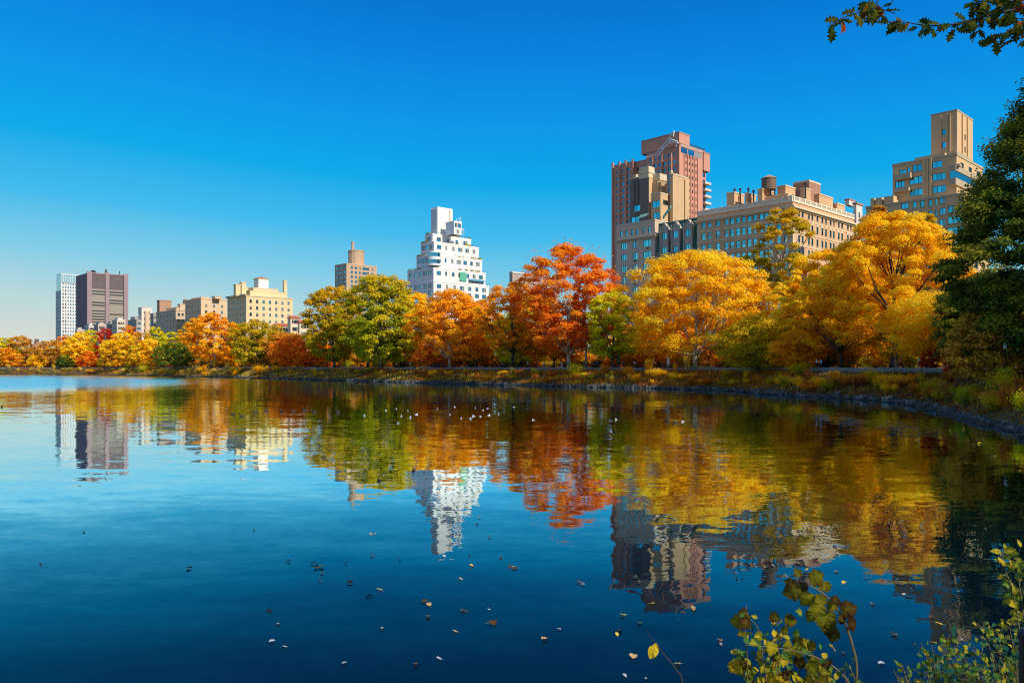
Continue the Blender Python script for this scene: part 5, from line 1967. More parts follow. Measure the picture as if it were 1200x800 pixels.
def fence(name, label, pxs, d, h, mat, gap=2.4, pick=.16):
    i0 = ((SHORE - ray(pxs[0], np.interp(pxs[0], SH_PX, SH_Y))) ** 2).sum(1).argmin()
    i1 = ((SHORE - ray(pxs[1], np.interp(pxs[1], SH_PX, SH_Y))) ** 2).sum(1).argmin()
    idx = [run[k] for k in range(min(run.index(i0), run.index(i1)), max(run.index(i0), run.index(i1)) + 1)]
    pts = [SHORE[i] + NRM[i] * d for i in idx]
    L = [0]
    for a, b2 in zip(pts[:-1], pts[1:]): L.append(L[-1] + np.linalg.norm(b2 - a))
    pts = np.array(pts); L = np.array(L)

    def P(s_): return np.array([np.interp(s_, L, pts[:, 0]), np.interp(s_, L, pts[:, 1])])
    o0 = P(0)
    z0 = float(np.interp(d, PD, PZ)) * FAC[idx[len(idx) // 2]]
    root = empty(name, (o0[0], o0[1], z0), 0, label, 'fence')
    n = int(L[-1] / gap)
    S = [L[-1] * i / n for i in range(n + 1)]
    for nm, zz_ in (('top_rail', h - .08), ('bottom_rail', .18)):
        m = MB(); m.tube([(*(P(s_) - o0), zz_) for s_ in S], .035, 4); m.build(nm, mat, root)
    m = MB()
    for s_ in np.arange(0, L[-1], pick):
        a = P(s_) - o0
        m.box(a[0] - .011, a[0] + .011, a[1] - .011, a[1] + .011, .1, h + .05)
    tag(m.build('pickets', mat, root), kind='stuff')
    m = MB(); m.lathe([(.05, -.1), (.05, h + .05), (.075, h + .06), (.075, h + .12), (.02, h + .2)], 6); pm = m.mesh('post', [mat])
    for s_ in (S if n < 95 else S[:95]):
        a = P(s_) - o0
        link('post', pm, root, (a[0], a[1], 0))


fence('iron_fence', 'black iron picket fence along the inland side of the path on the right bank', (1199, 985), 14.2, 1.35, IRON)
fence('lakeside_fence', 'low black iron picket fence along the top of the wall on the middle shore', (850, 470), 9.0, 1.2, IRON, 2.6, .3)


def lamp(px, dY, ptop, label):
    X, Y = on_ray(px, dY)
    z = gz(X, Y)
    h = H0 + (YH - ptop) / F * Y - z
    root = empty('street_lamp', (X, Y, z), 0, label, 'street lamp')
    m = MB(); m.lathe([(.22, 0), (.22, .25), (.14, .32), (.12, .9), (.07, 1.0), (.055, h - 1.0), (.09, h - .95), (.05, h - .9)], 10); m.build('post', IRON, root, smooth=True)
    m = MB(); m.lathe([(.12, h - .895), (.23, h - .35), (.20, h - .3)], 8); m.build('lantern', plain('milky lantern glass', (.72, .76, .78), .25), root)
    m = MB(); m.lathe([(.25, h - .297), (.16, h - .15), (.05, h - .05), (.02, h)], 8); m.build('lantern_cap', IRON, root)


lamp(858, 20, 404, 'tall dark path lamp with pale lantern right of the broad yellow plane tree')
lamp(1178, 20, 397, 'path lamp with white lantern in the deep shade under the dark oak')


def tall_sign(px, dY, ptop, w_, col, label, name, frame):
    X, Y = on_ray(px, dY)
    z = gz(X, Y)
    h = H0 + (YH - ptop) / F * Y - z
    root = empty(name, (X, Y, z), 0, label, 'sign')
    for s_ in (-1, 1):
        m = MB(); m.lathe([(.05, -.1), (.05, h)], 6, (s_ * (w_ / 2 + .06), 0)); m.build('post', frame, root)
    m = MB(); m.box(-w_ / 2, w_ / 2, -.03, .03, h - min(2.2, h * .75), h - .05); m.build('panel', col, root)


tall_sign(783, 16, 417.5, .62, plain('white sign panel', (.8, .78, .74), .5), 'tall white panel on two posts beside the path, under the broad yellow plane', 'path_sign', IRON)
tall_sign(724.5, 16, 414.5, .5, plain('green banner cloth', (.01, .16, .06), .7), 'tall narrow green banner on posts beside the path below the yellow green tree', 'path_banner', IRON)

# ------------------------------------------------------------------ people
SKIN = plain('skin', (.48, .28, .19), .6, 0, .08)


def skin_mesh(name, J, E, root_i, mat, sub=1):
    """a continuous surface grown round a skeleton: J = [(xyz, radius)], E = edges"""
    me = bpy.data.meshes.new(name)
    me.from_pydata([j[0] for j in J], E, [])
    o = bpy.data.objects.new(name, me)
    COL.objects.link(o)
    md = o.modifiers.new('skin', 'SKIN')
    md.use_smooth_shade = True
    for i, j in enumerate(J):
        d_ = me.skin_vertices[0].data[i]
        d_.radius = (j[1], j[1]) if not isinstance(j[1], tuple) else j[1]
        d_.use_root = (i == root_i)
    sb = o.modifiers.new('sub', 'SUBSURF'); sb.levels = sub; sb.render_levels = sub
    dg = bpy.context.evaluated_depsgraph_get()
    m2 = bpy.data.meshes.new_from_object(o.evaluated_get(dg))
    m2.name = name
    bpy.data.objects.remove(o)
    bpy.data.meshes.remove(me)
    m2.materials.clear(); m2.materials.append(mat)
    return m2


def figure(pose):
    """joint positions in metres, facing +x"""
    hip, sh = .93, 1.42
    lean = {'walk': .03, 'run': .12, 'stand': 0}[pose]
    st = {'walk': .30, 'run': .42, 'stand': .03}[pose]
    J = {}
    J['pel'] = (0, 0, hip); J['sp'] = (lean * .4, 0, 1.12); J['ch'] = (lean * .8, 0, 1.32); J['nk'] = (lean, 0, 1.47); J['hd'] = (lean * 1.1 + .015, 0, 1.58); J['tp'] = (lean * 1.15 + .01, 0, 1.70)
    J['ns'] = (lean * 1.1 + .115, 0, 1.585)
    for s_, nm in ((1, 'l'), (-1, 'r')):
        f = s_ * st
        J['sh' + nm] = (lean * .9, s_ * .18, sh)
        J['hp' + nm] = (0, s_ * .095, hip - .06)
        if pose == 'run':
            J['kn' + nm] = (.22 if f > 0 else -.05, s_ * .1, .52)
            J['an' + nm] = (.20 if f > 0 else -.42, s_ * .1, .09 if f > 0 else .36)
            J['to' + nm] = ((.38, s_ * .1, .04) if f > 0 else (-.50, s_ * .1, .22))
            J['el' + nm] = (-f * .55 - .04, s_ * .25, 1.16); J['wr' + nm] = (-f * .55 + .20, s_ * .2, 1.20)
        else:
            J['kn' + nm] = (f * .5 + .04, s_ * .1, .50)
            J['an' + nm] = (f * 1.0 - .02, s_ * .1, .08 if f >= 0 else .14)
            J['to' + nm] = (f * 1.0 + .15, s_ * .115, .035 if f >= 0 else .06)
            J['el' + nm] = (-f * .45 - .02 + lean, s_ * .24, 1.15); J['wr' + nm] = (-f * .8 + .06 + lean, s_ * .24, .92)
    dirh = {}
    for nm in 'lr':
        e, w_ = Vector(J['el' + nm]), Vector(J['wr' + nm])
        dv = (w_ - e).normalized()
        side = dv.cross(Vector((0, 1, 0))).normalized()
        J['pa' + nm] = tuple(w_ + dv * .07)
        for k in range(4):
            off = side * (.026 * (k - 1.5))
            J['fa%d' % k + nm] = tuple(w_ + dv * .11 + off)
            J['fb%d' % k + nm] = tuple(w_ + dv * (.165 if k in (1, 2) else .15) + off + Vector((0, -.02 if nm == 'l' else .02, 0)))
        J['th' + nm] = tuple(w_ + dv * .05 + side * -.055)
    return J


RAD = {'pel': (.15, .12), 'sp': (.13, .105), 'ch': (.155, .115), 'nk': .055, 'hd': (.085, .095), 'tp': (.07, .08), 'ns': .016, 'sh': .065, 'el': .042, 'wr': .028, 'pa': .032, 'hp': .085, 'kn': .058, 'an': .042, 'to': .038, 'fa': .010, 'fb': .008, 'th': .011}
EDG = [('pel', 'sp'), ('sp', 'ch'), ('ch', 'nk'), ('nk', 'hd'), ('hd', 'tp'), ('hd', 'ns')]
for nm in 'lr':
    EDG += [('ch', 'sh' + nm), ('sh' + nm, 'el' + nm), ('el' + nm, 'wr' + nm), ('wr' + nm, 'pa' + nm), ('wr' + nm, 'th' + nm), ('pel', 'hp' + nm), ('hp' + nm, 'kn' + nm), ('kn' + nm, 'an' + nm), ('an' + nm, 'to' + nm)]
    for k in range(4): EDG += [('pa' + nm, 'fa%d' % k + nm), ('fa%d' % k + nm, 'fb%d' % k + nm)]


def rad_of(k): return RAD.get(k, RAD.get(k[:2], RAD.get(k[:3], .03)))


def sub_skin(name, J, keys, root_k, mat, grow=1.0, override=None):
    keys = [k for k in J if k in keys]
    idx = {k: i for i, k in enumerate(keys)}
    JJ = []
    for k in keys:
        r_ = rad_of(k) if not override or k not in override else override[k]
        r_ = tuple(x * grow + .012 for x in r_) if isinstance(r_, tuple) else r_ * grow + (.012 if grow > 1 else 0)
        if grow == 1.0 and isinstance(rad_of(k), tuple): r_ = rad_of(k)
        JJ.append((J[k], r_))
    E = [(idx[a], idx[b2]) for a, b2 in EDG if a in idx and b2 in idx]
    return skin_mesh(name, JJ, E, idx[root_k], mat)


PROTO = {}
for pose in ('walk', 'run', 'stand'):
    J = figure(pose)
    body = sub_skin('body', J, set(J), 'pel', SKIN)
    jk = {'pel', 'sp', 'ch', 'nk', 'shl', 'shr', 'ell', 'elr', 'wrl', 'wrr'}
    jacket = sub_skin('jacket', J, jk, 'pel', SKIN, 1.12, {'nk': .05})
    tk = {'pel', 'hpl', 'hpr', 'knl', 'knr', 'anl', 'anr'}
    trous = sub_skin('trousers', J, tk, 'pel', SKIN, 1.12)
    shoes = {}
    hm = MB()
    c0 = Vector(J['hd'])
    prof = []
    for i in range(5):
        a = math.pi / 2 * i / 4.5
        prof.append((.112 * math.cos(a), .12 * math.sin(a) + .03))
    hm.M = Matrix.Translation(c0 + Vector((-.012, 0, .01)))
    hm.lathe(prof, 12)
    hair = hm.mesh('hair', [SKIN], True)
    sh_ = {}
    for nm in 'lr':
        a, t_ = Vector(J['an' + nm]), Vector(J['to' + nm])
        back = a + (a - t_) * .35; back.z = t_.z + .01
        sh_[nm] = skin_mesh('shoe', [(tuple(back), .045), (tuple(a * .5 + t_ * .5), .055), (tuple(t_ + (t_ - a) * .15), .045)], [(0, 1), (1, 2)], 1, SKIN)
    PROTO[pose] = (body, jacket, trous, hair, sh_['l'], sh_['r'])


def cloth(n, c): return plain('cloth ' + n, c, .85, 0, .08, 3)


CC = {'white': (.9, .89, .87), 'black': (.015, .015, .017), 'navy': (.02, .03, .07), 'blue': (.04, .10, .28), 'red': (.7, .04, .03), 'dark red': (.16, .02, .02), 'cyan': (.05, .7, .85), 'grey': (.22, .22, .23), 'pale blue': (.55, .7, .9), 'brown': (.12, .06, .03), 'tan': (.4, .3, .2), 'dark green': (.02, .06, .03)}
HAIR = plain('dark hair', (.02, .013, .008), .6)


def person(px, top, col, pose, face, low, label, d=10.8):
    X, Y = bank_at(px, d)
    # slide along the path until the figure stands on the sight line of its column
    best = None
    for dd in np.linspace(-14, 14, 57):
        x, y = bank_at(px + dd, d)
        e = abs(600 + F * x / y - px)
        if best is None or e < best[0]: best = (e, x, y)
    X, Y = best[1], best[2]
    z = 3.215 * float(np.interp(math.hypot(X, Y), [28, 90], [1.0, 1.2]))
    root = empty('person', (X, Y, z), face, label, 'person')
    for nm, me, m in zip(('body', 'jacket', 'trousers', 'hair', 'shoe', 'shoe'), PROTO[pose], (SKIN, cloth(col, CC[col]), cloth(low, CC[low]), HAIR, cloth('black', CC['black']), cloth('black', CC['black']))):
        o = link(nm, me, root)
        o.material_slots[0].link = 'OBJECT'
        o.material_slots[0].material = m
    return root


pr = random.Random(3)
PEOPLE = [
    (378, 'black', 'walk', 'black', 'person in black walking on the path below the left green tree'),
    (411, 'navy', 'walk', 'black', 'person in navy walking below the gap between the green pair'),
    (427, 'grey', 'run', 'black', 'person in grey top jogging left of the dense green tree trunk'),
    (444.5, 'pale blue', 'run', 'navy', 'jogger in pale blue top below the dense green tree'),
    (461, 'white', 'walk', 'navy', 'person in white top walking right of the dense green tree trunk'),
    (490, 'black', 'walk', 'black', 'left one of two people in black left of the forked white trunk'),
    (494.5, 'brown', 'walk', 'black', 'person in brown beside one in black, left of the forked white trunk'),
    (504, 'navy', 'stand', 'navy', 'person in navy standing before the low bright red tree'),
    (563, 'grey', 'walk', 'black', 'person in grey walking right of the forked white trunk'),
    (594, 'white', 'run', 'black', 'jogger in white top left of the bare black forked trunk'),
    (621, 'pale blue', 'walk', 'tan', 'person in pale blue with tan trousers right of the black forked trunk'),
    (635, 'white', 'walk', 'white', 'person all in white walking under the big red tree'),
    (666, 'black', 'stand', 'black', 'person in black standing at the thick trunk of the big red tree'),
    (674.5, 'navy', 'walk', 'black', 'person in navy jacket between the two pale trunks'),
    (678.5, 'blue', 'walk', 'navy', 'person in blue jacket between the two pale trunks'),
    (713, 'dark red', 'stand', 'black', 'person in dark red standing left of the green banner'),
    (724, 'white', 'walk', 'black', 'person in white top walking below the green banner'),
    (738, 'black', 'walk', 'navy', 'person in black jacket right of the green banner'),
    (742, 'white', 'walk', 'black', 'person in white between ones in black and blue right of the banner'),
    (747, 'blue', 'run', 'navy', 'jogger in blue at the right of the group right of the banner'),
    (761, 'dark red', 'walk', 'dark red', 'person all in dark red left of the white panel sign'),
    (904, 'white', 'run', 'black', 'jogger in white top on the bend of the path'),
    (908.5, 'pale blue', 'run', 'navy', 'jogger in pale blue running beside the one in white at the bend'),
    (990, 'red', 'walk', 'black', 'person in red jacket walking left of the one in cyan'),
    (1003, 'cyan', 'walk', 'navy', 'person in bright cyan jacket walking under the great orange tree'),
    (1013, 'dark red', 'run', 'navy', 'jogger in dark red just right of the one in cyan'),
    (1121, 'grey', 'walk', 'grey', 'dim person in grey walking under the huge dark oak'),
    (1133, 'black', 'walk', 'black', 'dim person in black right of the grey one under the oak'),
]
for i, (px, col, pose, low, lab) in enumerate(PEOPLE):
    along_dir = math.atan2(Uv[1], Uv[0])
    person(px, 0, col, pose, along_dir + (math.pi if i % 2 else 0) + pr.uniform(-.2, .2), low, lab, 9.9 + pr.uniform(-.3, 1.2))


# ------------------------------------------------------------------ birds and floating leaves on the water
def bird_mesh(name, dark):
    mats = [plain('gull white' if not dark else 'duck brown', (.8, .79, .77) if not dark else (.035, .025, .018), .7), plain('gull grey' if not dark else 'duck wing', (.34, .36, .38) if not dark else (.06, .045, .03), .7), plain('bill', (.55, .33, .05), .5)]
    m = MB()
    # body: ellipsoid rings along x, tail to breast
    ringsx = [(-.24, .01, .115), (-.18, .035, .10), (-.08, .085, .065), (.03, .10, .05), (.11, .08, .065), (.155, .04, .10)]
    vs, fs, n = [], [], 10
    for x, r_, zc_ in ringsx:
        for j in range(n):
            a = 6.283 * j / n
            vs.append((x, r_ * math.cos(a), zc_ + r_ * .8 * math.sin(a)))
    for i in range(len(ringsx) - 1):
        for j in range(n): fs.append((i * n + j, i * n + (j + 1) % n, (i + 1) * n + (j + 1) % n, (i + 1) * n + j))
    fs += [tuple(range(n - 1, -1, -1)), tuple((len(ringsx) - 1) * n + j for j in range(n))]
    m.add(vs, fs, 0)
    m.tube([(.10, 0, .09), (.14, 0, .15), (.155, 0, .20)], [.05, .036, .034], 8, 0)
    m.tube([(.115, 0, .215), (.15, 0, .225), (.19, 0, .22)], [.025, .045, .025], 8, 0)
    m.tube([(.195, 0, .218), (.245, 0, .208)], [.014, .005], 6, 2)
    for s_ in (-1, 1):
        m.add([(.09, s_ * .075, .12), (.0, s_ * .10, .10), (-.30, s_ * .02, .135), (-.10, s_ * .05, .15)], [(0, 1, 2, 3) if s_ > 0 else (3, 2, 1, 0)], 1)
    return m.mesh(name, mats, True)


GULL, DUCK = bird_mesh('gull', False), bird_mesh('duck', True)


def on_water(px, py):
    Y = H0 * F / (py - YH)
    return (px - 600) / F * Y, Y


GUL = [(426.8, 487), (452, 481), (464.5, 479), (470, 487.5), (478, 481), (480.8, 489), (488, 485.5), (466.8, 495.8), (512.5, 479), (527, 485.8), (533, 476.8), (540.5, 490), (551, 490.5), (555, 487.5), (557, 478), (563, 488), (566, 480.8), (571.5, 478.5), (573, 486.5), (584.5, 485), (602, 477), (625, 492), (722, 491.5), (800, 494)]
for i, (px, py) in enumerate(GUL):
    x, y = on_water(px, py)
    lab, gp = ('white gull in the loose flock on the reflection of the green and orange trees', 'white gulls of the flock on the water') if i < 21 else (('lone white gull right of the flock', None), ('white gull on the reflection of the yellow green tree', None), ('white gull following two dark ducks', None))[i - 21]
    o = tag(link('gull', GULL, None, (x, y, -.02), (0, 0, pr.uniform(0, 6.28))), lab, 'gull', gp)
    o.scale = (pr.uniform(.42, .6),) * 3
DCK = [(782, 493, 'dark duck, first of the pair leading a white gull'), (791.5, 495, 'dark duck, second of the pair just before a white gull'), (780, 481, 'lone dark duck beyond the pair on the yellow reflection'), (485, 551.5, 'dark duck at the dim left edge of the white tower reflection'), (444, 563, 'dark duck at the tip of the green reflection')] + \
      [(px, py, None) for px, py in ((2, 477), (273, 486), (283, 488), (299, 483), (312, 481), (330, 482), (344, 482), (357, 481), (368, 483), (396, 483))]
for px, py, lab in DCK:
    x, y = on_water(px, py)
    o = tag(link('duck', DUCK, None, (x, y, -.02), (0, 0, pr.uniform(0, 6.28))), lab or 'small dark duck in the scattered row on the cream building reflections', 'duck', None if lab else 'dark ducks on the cream reflections')
    o.scale = (1.0 if py < 500 else .7,) * 3


def leaf_outline(kind):
    if kind == 'oak':
        R_ = [(0, 0), (.06, .06), (.20, .16), (.10, .24), (.32, .36), (.13, .44), (.36, .60), (.14, .64), (.24, .80), (.08, .82), (0, 1)]
    elif kind == 'plane':
        R_ = [(0, .04), (.14, -.04), (.34, .0), (.46, .12), (.42, .24), (.54, .40), (.50, .50), (.38, .52), (.37, .66), (.26, .72), (.20, .74), (.10, .88), (0, .94)]
    else:
        R_ = [(0, 0), (.16, .10), (.30, .32), (.32, .52), (.22, .76), (.09, .92), (0, 1)]
    return R_


def add_leaf(mb, base, dirv, nrm, L, kind, tint, curl=.25, fold=.2):
    """one leaf with a folded, curled blade"""
    Rr = leaf_outline(kind)
    d_ = Vector(dirv).normalized()
    n_ = Vector(nrm)
    n_ = (n_ - d_ * n_.dot(d_))
    if n_.length < 1e-3: n_ = d_.orthogonal()
    n_.normalize()
    s_ = d_.cross(n_)
    base = Vector(base)

    def P(x, y):
        return base + (d_ * y + s_ * x + n_ * (abs(x) * fold - curl * y * y * .5 + .05 * math.sin(9 * x + 5 * y))) * L
    mb.tint = tint
    k = len(Rr)
    mid = [P(0, y) for _, y in Rr]
    rt = [P(x, y) for x, y in Rr]
    lf = [P(-x, y) for x, y in Rr]
    fs = []
    for i in range(k - 1):
        fs.append((i, k + i, k + i + 1, i + 1))
        fs.append((i, i + 1, 2 * k + i + 1, 2 * k + i))
    mb.add(mid + rt + lf, fs)
    for i in range(k):
        mb.t[-3 * k + i] = tint + .10
        e_ = -.10 - .18 * ((i * 7 + int(tint * 100)) % 5) / 5
        mb.t[-2 * k + i] = tint + e_; mb.t[-k + i] = tint + e_ * .6


FL_COL = {'tan': (.55, .36, .17), 'brown': (.10, .055, .025), 'dark': (.022, .017, .013), 'yellow': (.75, .47, .04), 'white': (.5, .5, .5), 'orange': (.55, .18, .05), 'green': (.12, .18, .05)}
FLM = {}
for cn, c3 in FL_COL.items():
    mt = leafmat('floating ' + cn, [mul(c3, .75), c3, mul(c3, 1.2)], .15)
    ml = []
    for kind in ('oak', 'plane', 'ovate'):
        m = MB()
        add_leaf(m, (-.5, 0, .05), (1, 0, .02), (0, 0, 1), 1.0, kind, .5, -.5, .45)
        m.tube([(-.5, 0, .06), (-.75, .04, .12)], [.018, .012], 4)
        ml.append(m.mesh('floating_leaf', [mt], True))
    FLM[cn] = ml
LV = [(386.7, 613, 'white', 5)]
Z16 = [(503, 98, 'tan'), (522, 98, 'tan'), (980, 25, 'tan'), (970, 57, 'dark'), (1027, 113, 'brown'), (510, 192, 'brown'), (824, 195, 'white'), (631, 212, 'dark'), (939, 197, 'dark'), (945, 237, 'yellow'), (1075, 198, 'yellow'), (1117, 243, 'brown'), (1136, 248, 'brown'), (143, 218, 'dark'), (252, 228, 'dark'), (266, 228, 'dark'),
       (268, 247, 'brown'), (290, 243, 'green'), (292, 271, 'brown'), (280, 304, 'brown'), (397, 227, 'dark'), (410, 313, 'dark'), (540, 343, 'tan'), (488, 371, 'dark'), (500, 370, 'dark'), (898, 295, 'tan'), (732, 394, 'dark'), (745, 395, 'brown'), (757, 408, 'tan'), (57, 436, 'dark'), (97, 493, 'white'), (907, 434, 'orange'), (920, 438, 'brown'), (1023, 429, 'white'),
       (1024, 491, 'green'), (1040, 489, 'brown'), (873, 526, 'tan'), (555, 512, 'white'), (756, 461, 'tan'), (390, 665, 'white'), (703, 670, 'orange'), (802, 645, 'white'), (72, 570, 'white'), (125, 593, 'white')]
LV = [(300 + a / 3.75, 600 + b2 / 3.75, c) for a, b2, c in Z16]
Z14 = [(12, 72, 'tan'), (363, 151, 'orange'), (385, 163, 'white'), (757, 269, 'yellow'), (598, 330, 'yellow'), (691, 372, 'yellow'), (582, 412, 'brown'), (568, 433, 'yellow'), (256, 404, 'white'), (173, 460, 'tan'), (652, 552, 'tan'), (610, 655, 'white'), (725, 672, 'white'), (897, 595, 'tan'), (1125, 467, 'orange'), (1130, 487, 'white'), (982, 294, 'tan')]
LV += [(600 + a / 4.615, 650 + b2 / 4.615, c) for a, b2, c in Z14]
Z13 = [(540, 210, 'tan'), (567, 248, 'yellow'), (645, 231, 'tan'), (780, 291, 'white'), (667, 325, 'white'), (877, 370, 'brown'), (740, 430, 'brown'), (748, 434, 'tan'), (700, 534, 'white'), (982, 450, 'white'), (437, 204, 'yellow'), (38, 341, 'tan'), (510, 158, 'white'), (565, 497, 'white'), (900, 395, 'yellow')]
LV += [(800 + a / 3, 600 + b2 / 3, c) for a, b2, c in Z13]
LV += [(98, 623, 'dark'), (48, 662, 'dark'), (298, 622, 'dark'), (221, 666, 'dark'), (338, 658, 'dark')]
LV += [(1063, 503, 'yellow'), (1076, 505, 'yellow'), (1093, 503, 'yellow'), (1113, 505, 'yellow'), (1121, 510, 'tan'), (1128, 503, 'yellow'), (1075, 515, 'tan'), (1148, 520, 'yellow'), (1040, 512, 'tan'), (1010, 525, 'yellow'), (1165, 535, 'tan')]
ZN = [(0, 360, 'on the open blue water at the left'), (360, 440, 'on the blue water left of the white tower reflection'), (440, 520, 'on the dark water below the white tower reflection'), (520, 640, 'on the blue water right of the white tower reflection'), (640, 720, 'on the water left of the brick tower reflection'),
      (720, 850, 'on the dark water below the brick tower reflection'), (850, 980, 'on the water above the drooping plane sapling'), (980, 1300, 'on the water at the right')]
for px, py, c in LV:
    x, y = on_water(px, py)
    where = next(z[2] for z in ZN if z[0] <= px < z[1])
    if px > 980 and py < 540: where = 'on the dark golden reflection beside the right bank'
    k = pr.randrange(3)
    o = tag(link('floating_leaf', FLM[c][k], None, (x, y, .004), (pr.uniform(-.15, .15), pr.uniform(-.15, .15), pr.uniform(0, 6.28))), 'small %s fallen leaf floating %s' % (c, where), 'floating leaf', '%s leaves floating %s' % (c, where))
    s_ = pr.uniform(.085, .13) * (1 if y < 20 else min(2.4, y / 20))
    if c == 'white': s_ *= .75
    o.scale = (s_,) * 3

# ------------------------------------------------------------------ foreground plants
FOL = {'plane': leafmat('plane sapling leaves', [(.045, .022, .012), (.10, .065, .012), (.16, .15, .013), (.26, .25, .018), (.58, .40, .02)], .5, 0, True),
       'vine': leafmat('vine leaves', [(.015, .09, .075), (.04, .15, .075), (.09, .21, .03), (.22, .27, .025), (.56, .42, .03)], .45, 0, True),
       'oakd': leafmat('dark oak leaves', [(.02, .03, .010), (.04, .065, .012), (.08, .11, .016), (.17, .14, .015), (.38, .07, .015)], .45, 0, True)}
TWIG = plain('dark twig bark', (.05, .03, .02), .8)
TWIG_G = plain('green brown stem', (.12, .10, .045), .7)
pf = random.Random(12)


def rv(s_=1.0): return Vector((pf.gauss(0, s_), pf.gauss(0, s_), pf.gauss(0, s_)))


def bez(pts, n):
    """smooth polyline through the points"""
    pts = [Vector(p) for p in pts]
    out = []
    for i in range(len(pts) - 1):
        p0, p1, p2, p3 = pts[max(i - 1, 0)], pts[i], pts[i + 1], pts[min(i + 2, len(pts) - 1)]
        for j in range(n):
            t_ = j / n
            out.append(.5 * ((2 * p1) + (p2 - p0) * t_ + (2 * p0 - 5 * p1 + 4 * p2 - p3) * t_ * t_ + (3 * p1 - p0 - 3 * p2 + p3) * t_ ** 3))
    out.append(pts[-1])
    return out


def ground_pt(px, Y):
    x = (px - 600) / F * Y
    return Vector((x, Y, gz(x, Y) - .05))


def taper(path, r0, r1): return [r0 + (r1 - r0) * i / (len(path) - 1) for i in range(len(path))]


# drooping plane sapling
Y_ = 6.0
root = empty('plane_sapling', ground_pt(1000, Y_), 0, 'drooping plane sapling with lobed brown green leaves arching over the water in the foreground', 'sapling')
o0 = root.location.copy()
st = MB(); lf = MB()
main = bez([ground_pt(1000, Y_) - o0] + [at(px, py, Y_ + dy) - o0 for px, py, dy in ((1004, 790, 0), (1000, 760, 0), (990, 730, .02), (975, 705, .05), (957, 690, .08), (938, 682, .1), (930, 672, .1))], 5)
st.tube(main, taper(main, .012, .003), 6)
for px, py, size, tn, an in ((958, 676, 18, .5, 20), (967, 688, 14, .75, -70), (927, 693, 19, .4, 200), (945, 703, 18, .5, 240), (934, 670, 10, .45, 120), (956, 717, 19, .55, 250), (967, 728, 22, .5, 265), (972, 738, 16, .3, 280), (977, 710, 14, .6, -30), (996, 713, 18, .12, 20),
                             (1001, 731, 15, .1, -10), (988, 726, 11, .12, -40), (980, 702, 11, .1, 60), (961, 702, 14, .6, 120), (924, 682, 10, .35, 170), (976, 745, 14, .3, 255), (950, 722, 13, .6, 230), (938, 690, 14, .25, 245)):
    p_ = at(px, py, Y_ + pf.uniform(-.12, .12)) - o0
    nr = min(main, key=lambda q_: (q_ - p_).length)
    L = size / F * Y_ * 1.15
    dv = Vector((math.cos(R(an)), pf.uniform(-.3, .3), math.sin(R(an))))
    b0 = p_ - dv * L * .45
    st.tube([nr, (nr + b0) / 2 + Vector((0, 0, .01)), b0], [.003, .0022, .002], 4)
    add_leaf(lf, b0, dv, Vector((pf.gauss(0, .35), -1, pf.gauss(.2, .35))), L, 'plane', tn + pf.uniform(-.08, .08), pf.uniform(.1, .5) + (.8 if tn < .2 else 0), pf.uniform(.1, .3))
st.build('stems', TWIG_G, root); lf.build('leaves', FOL['plane'], root)

# second low tangle with mixed leaves
Y_ = 5.6
root = empty('leafy_tangle', ground_pt(930, Y_), 0, 'tangle of brown and blue green leaves at the bottom edge left of the drooping sapling', 'plant')
o0 = root.location.copy()
st = MB(); lf = MB(); lf2 = MB()
stems = []
for pts in ([(1000, 815), (985, 788), (962, 772), (930, 762), (895, 757), (868, 755)], [(985, 820), (965, 790), (945, 770), (930, 760)], [(895, 830), (898, 800), (893, 765), (888, 735), (874, 722)], [(872, 830), (876, 790), (874, 750), (872, 725)], [(915, 830), (912, 780), (915, 750), (924, 735)],
            [(940, 830), (937, 790), (936, 765)], [(905, 830), (925, 800), (918, 770)], [(960, 830), (962, 800), (955, 785)], [(885, 830), (905, 790), (910, 770)], [(925, 830), (890, 790), (862, 765)], [(911, 826), (909, 760), (911, 722)]):
    dy = pf.uniform(-.35, .35)
    g0 = ground_pt(pts[0][0], Y_ + dy) - o0
    path = bez([g0] + [at(px, py, Y_ + dy) - o0 for px, py in pts], 4)
    st.tube(path, taper(path, .008, .002), 5)
    stems.append((path, dy))
for path, dy in stems:
    nL = 28
    for k in range(nL):
        f = .3 + .7 * (k + pf.random()) / nL
        i = min(len(path) - 1, int(f * (len(path) - 1)))
        big = pf.random() < .35
        p_ = path[i] + rv(.05)
        dv = rv(1) + Vector((0, 0, -.5))
        if big: add_leaf(lf, p_, dv, Vector((pf.gauss(0, .5), -1, .3)), pf.uniform(.05, .10), 'plane', pf.choice([.05, .2, .3, .4, .5, .55, .6, .62, .95]), pf.uniform(.2, .8), .25)
        else: add_leaf(lf2, p_, dv + Vector((0, 0, .6)), Vector((pf.gauss(0, .7), -.7, .6)), pf.uniform(.035, .062), pf.choice(['ovate', 'plane']), min(1, max(0, pf.gauss(.5, .28))), pf.uniform(0, .5), .25)
st.build('stems', TWIG_G, root); lf.build('broad_leaves', FOL['plane'], root); lf2.build('small_leaves', FOL['vine'], root)


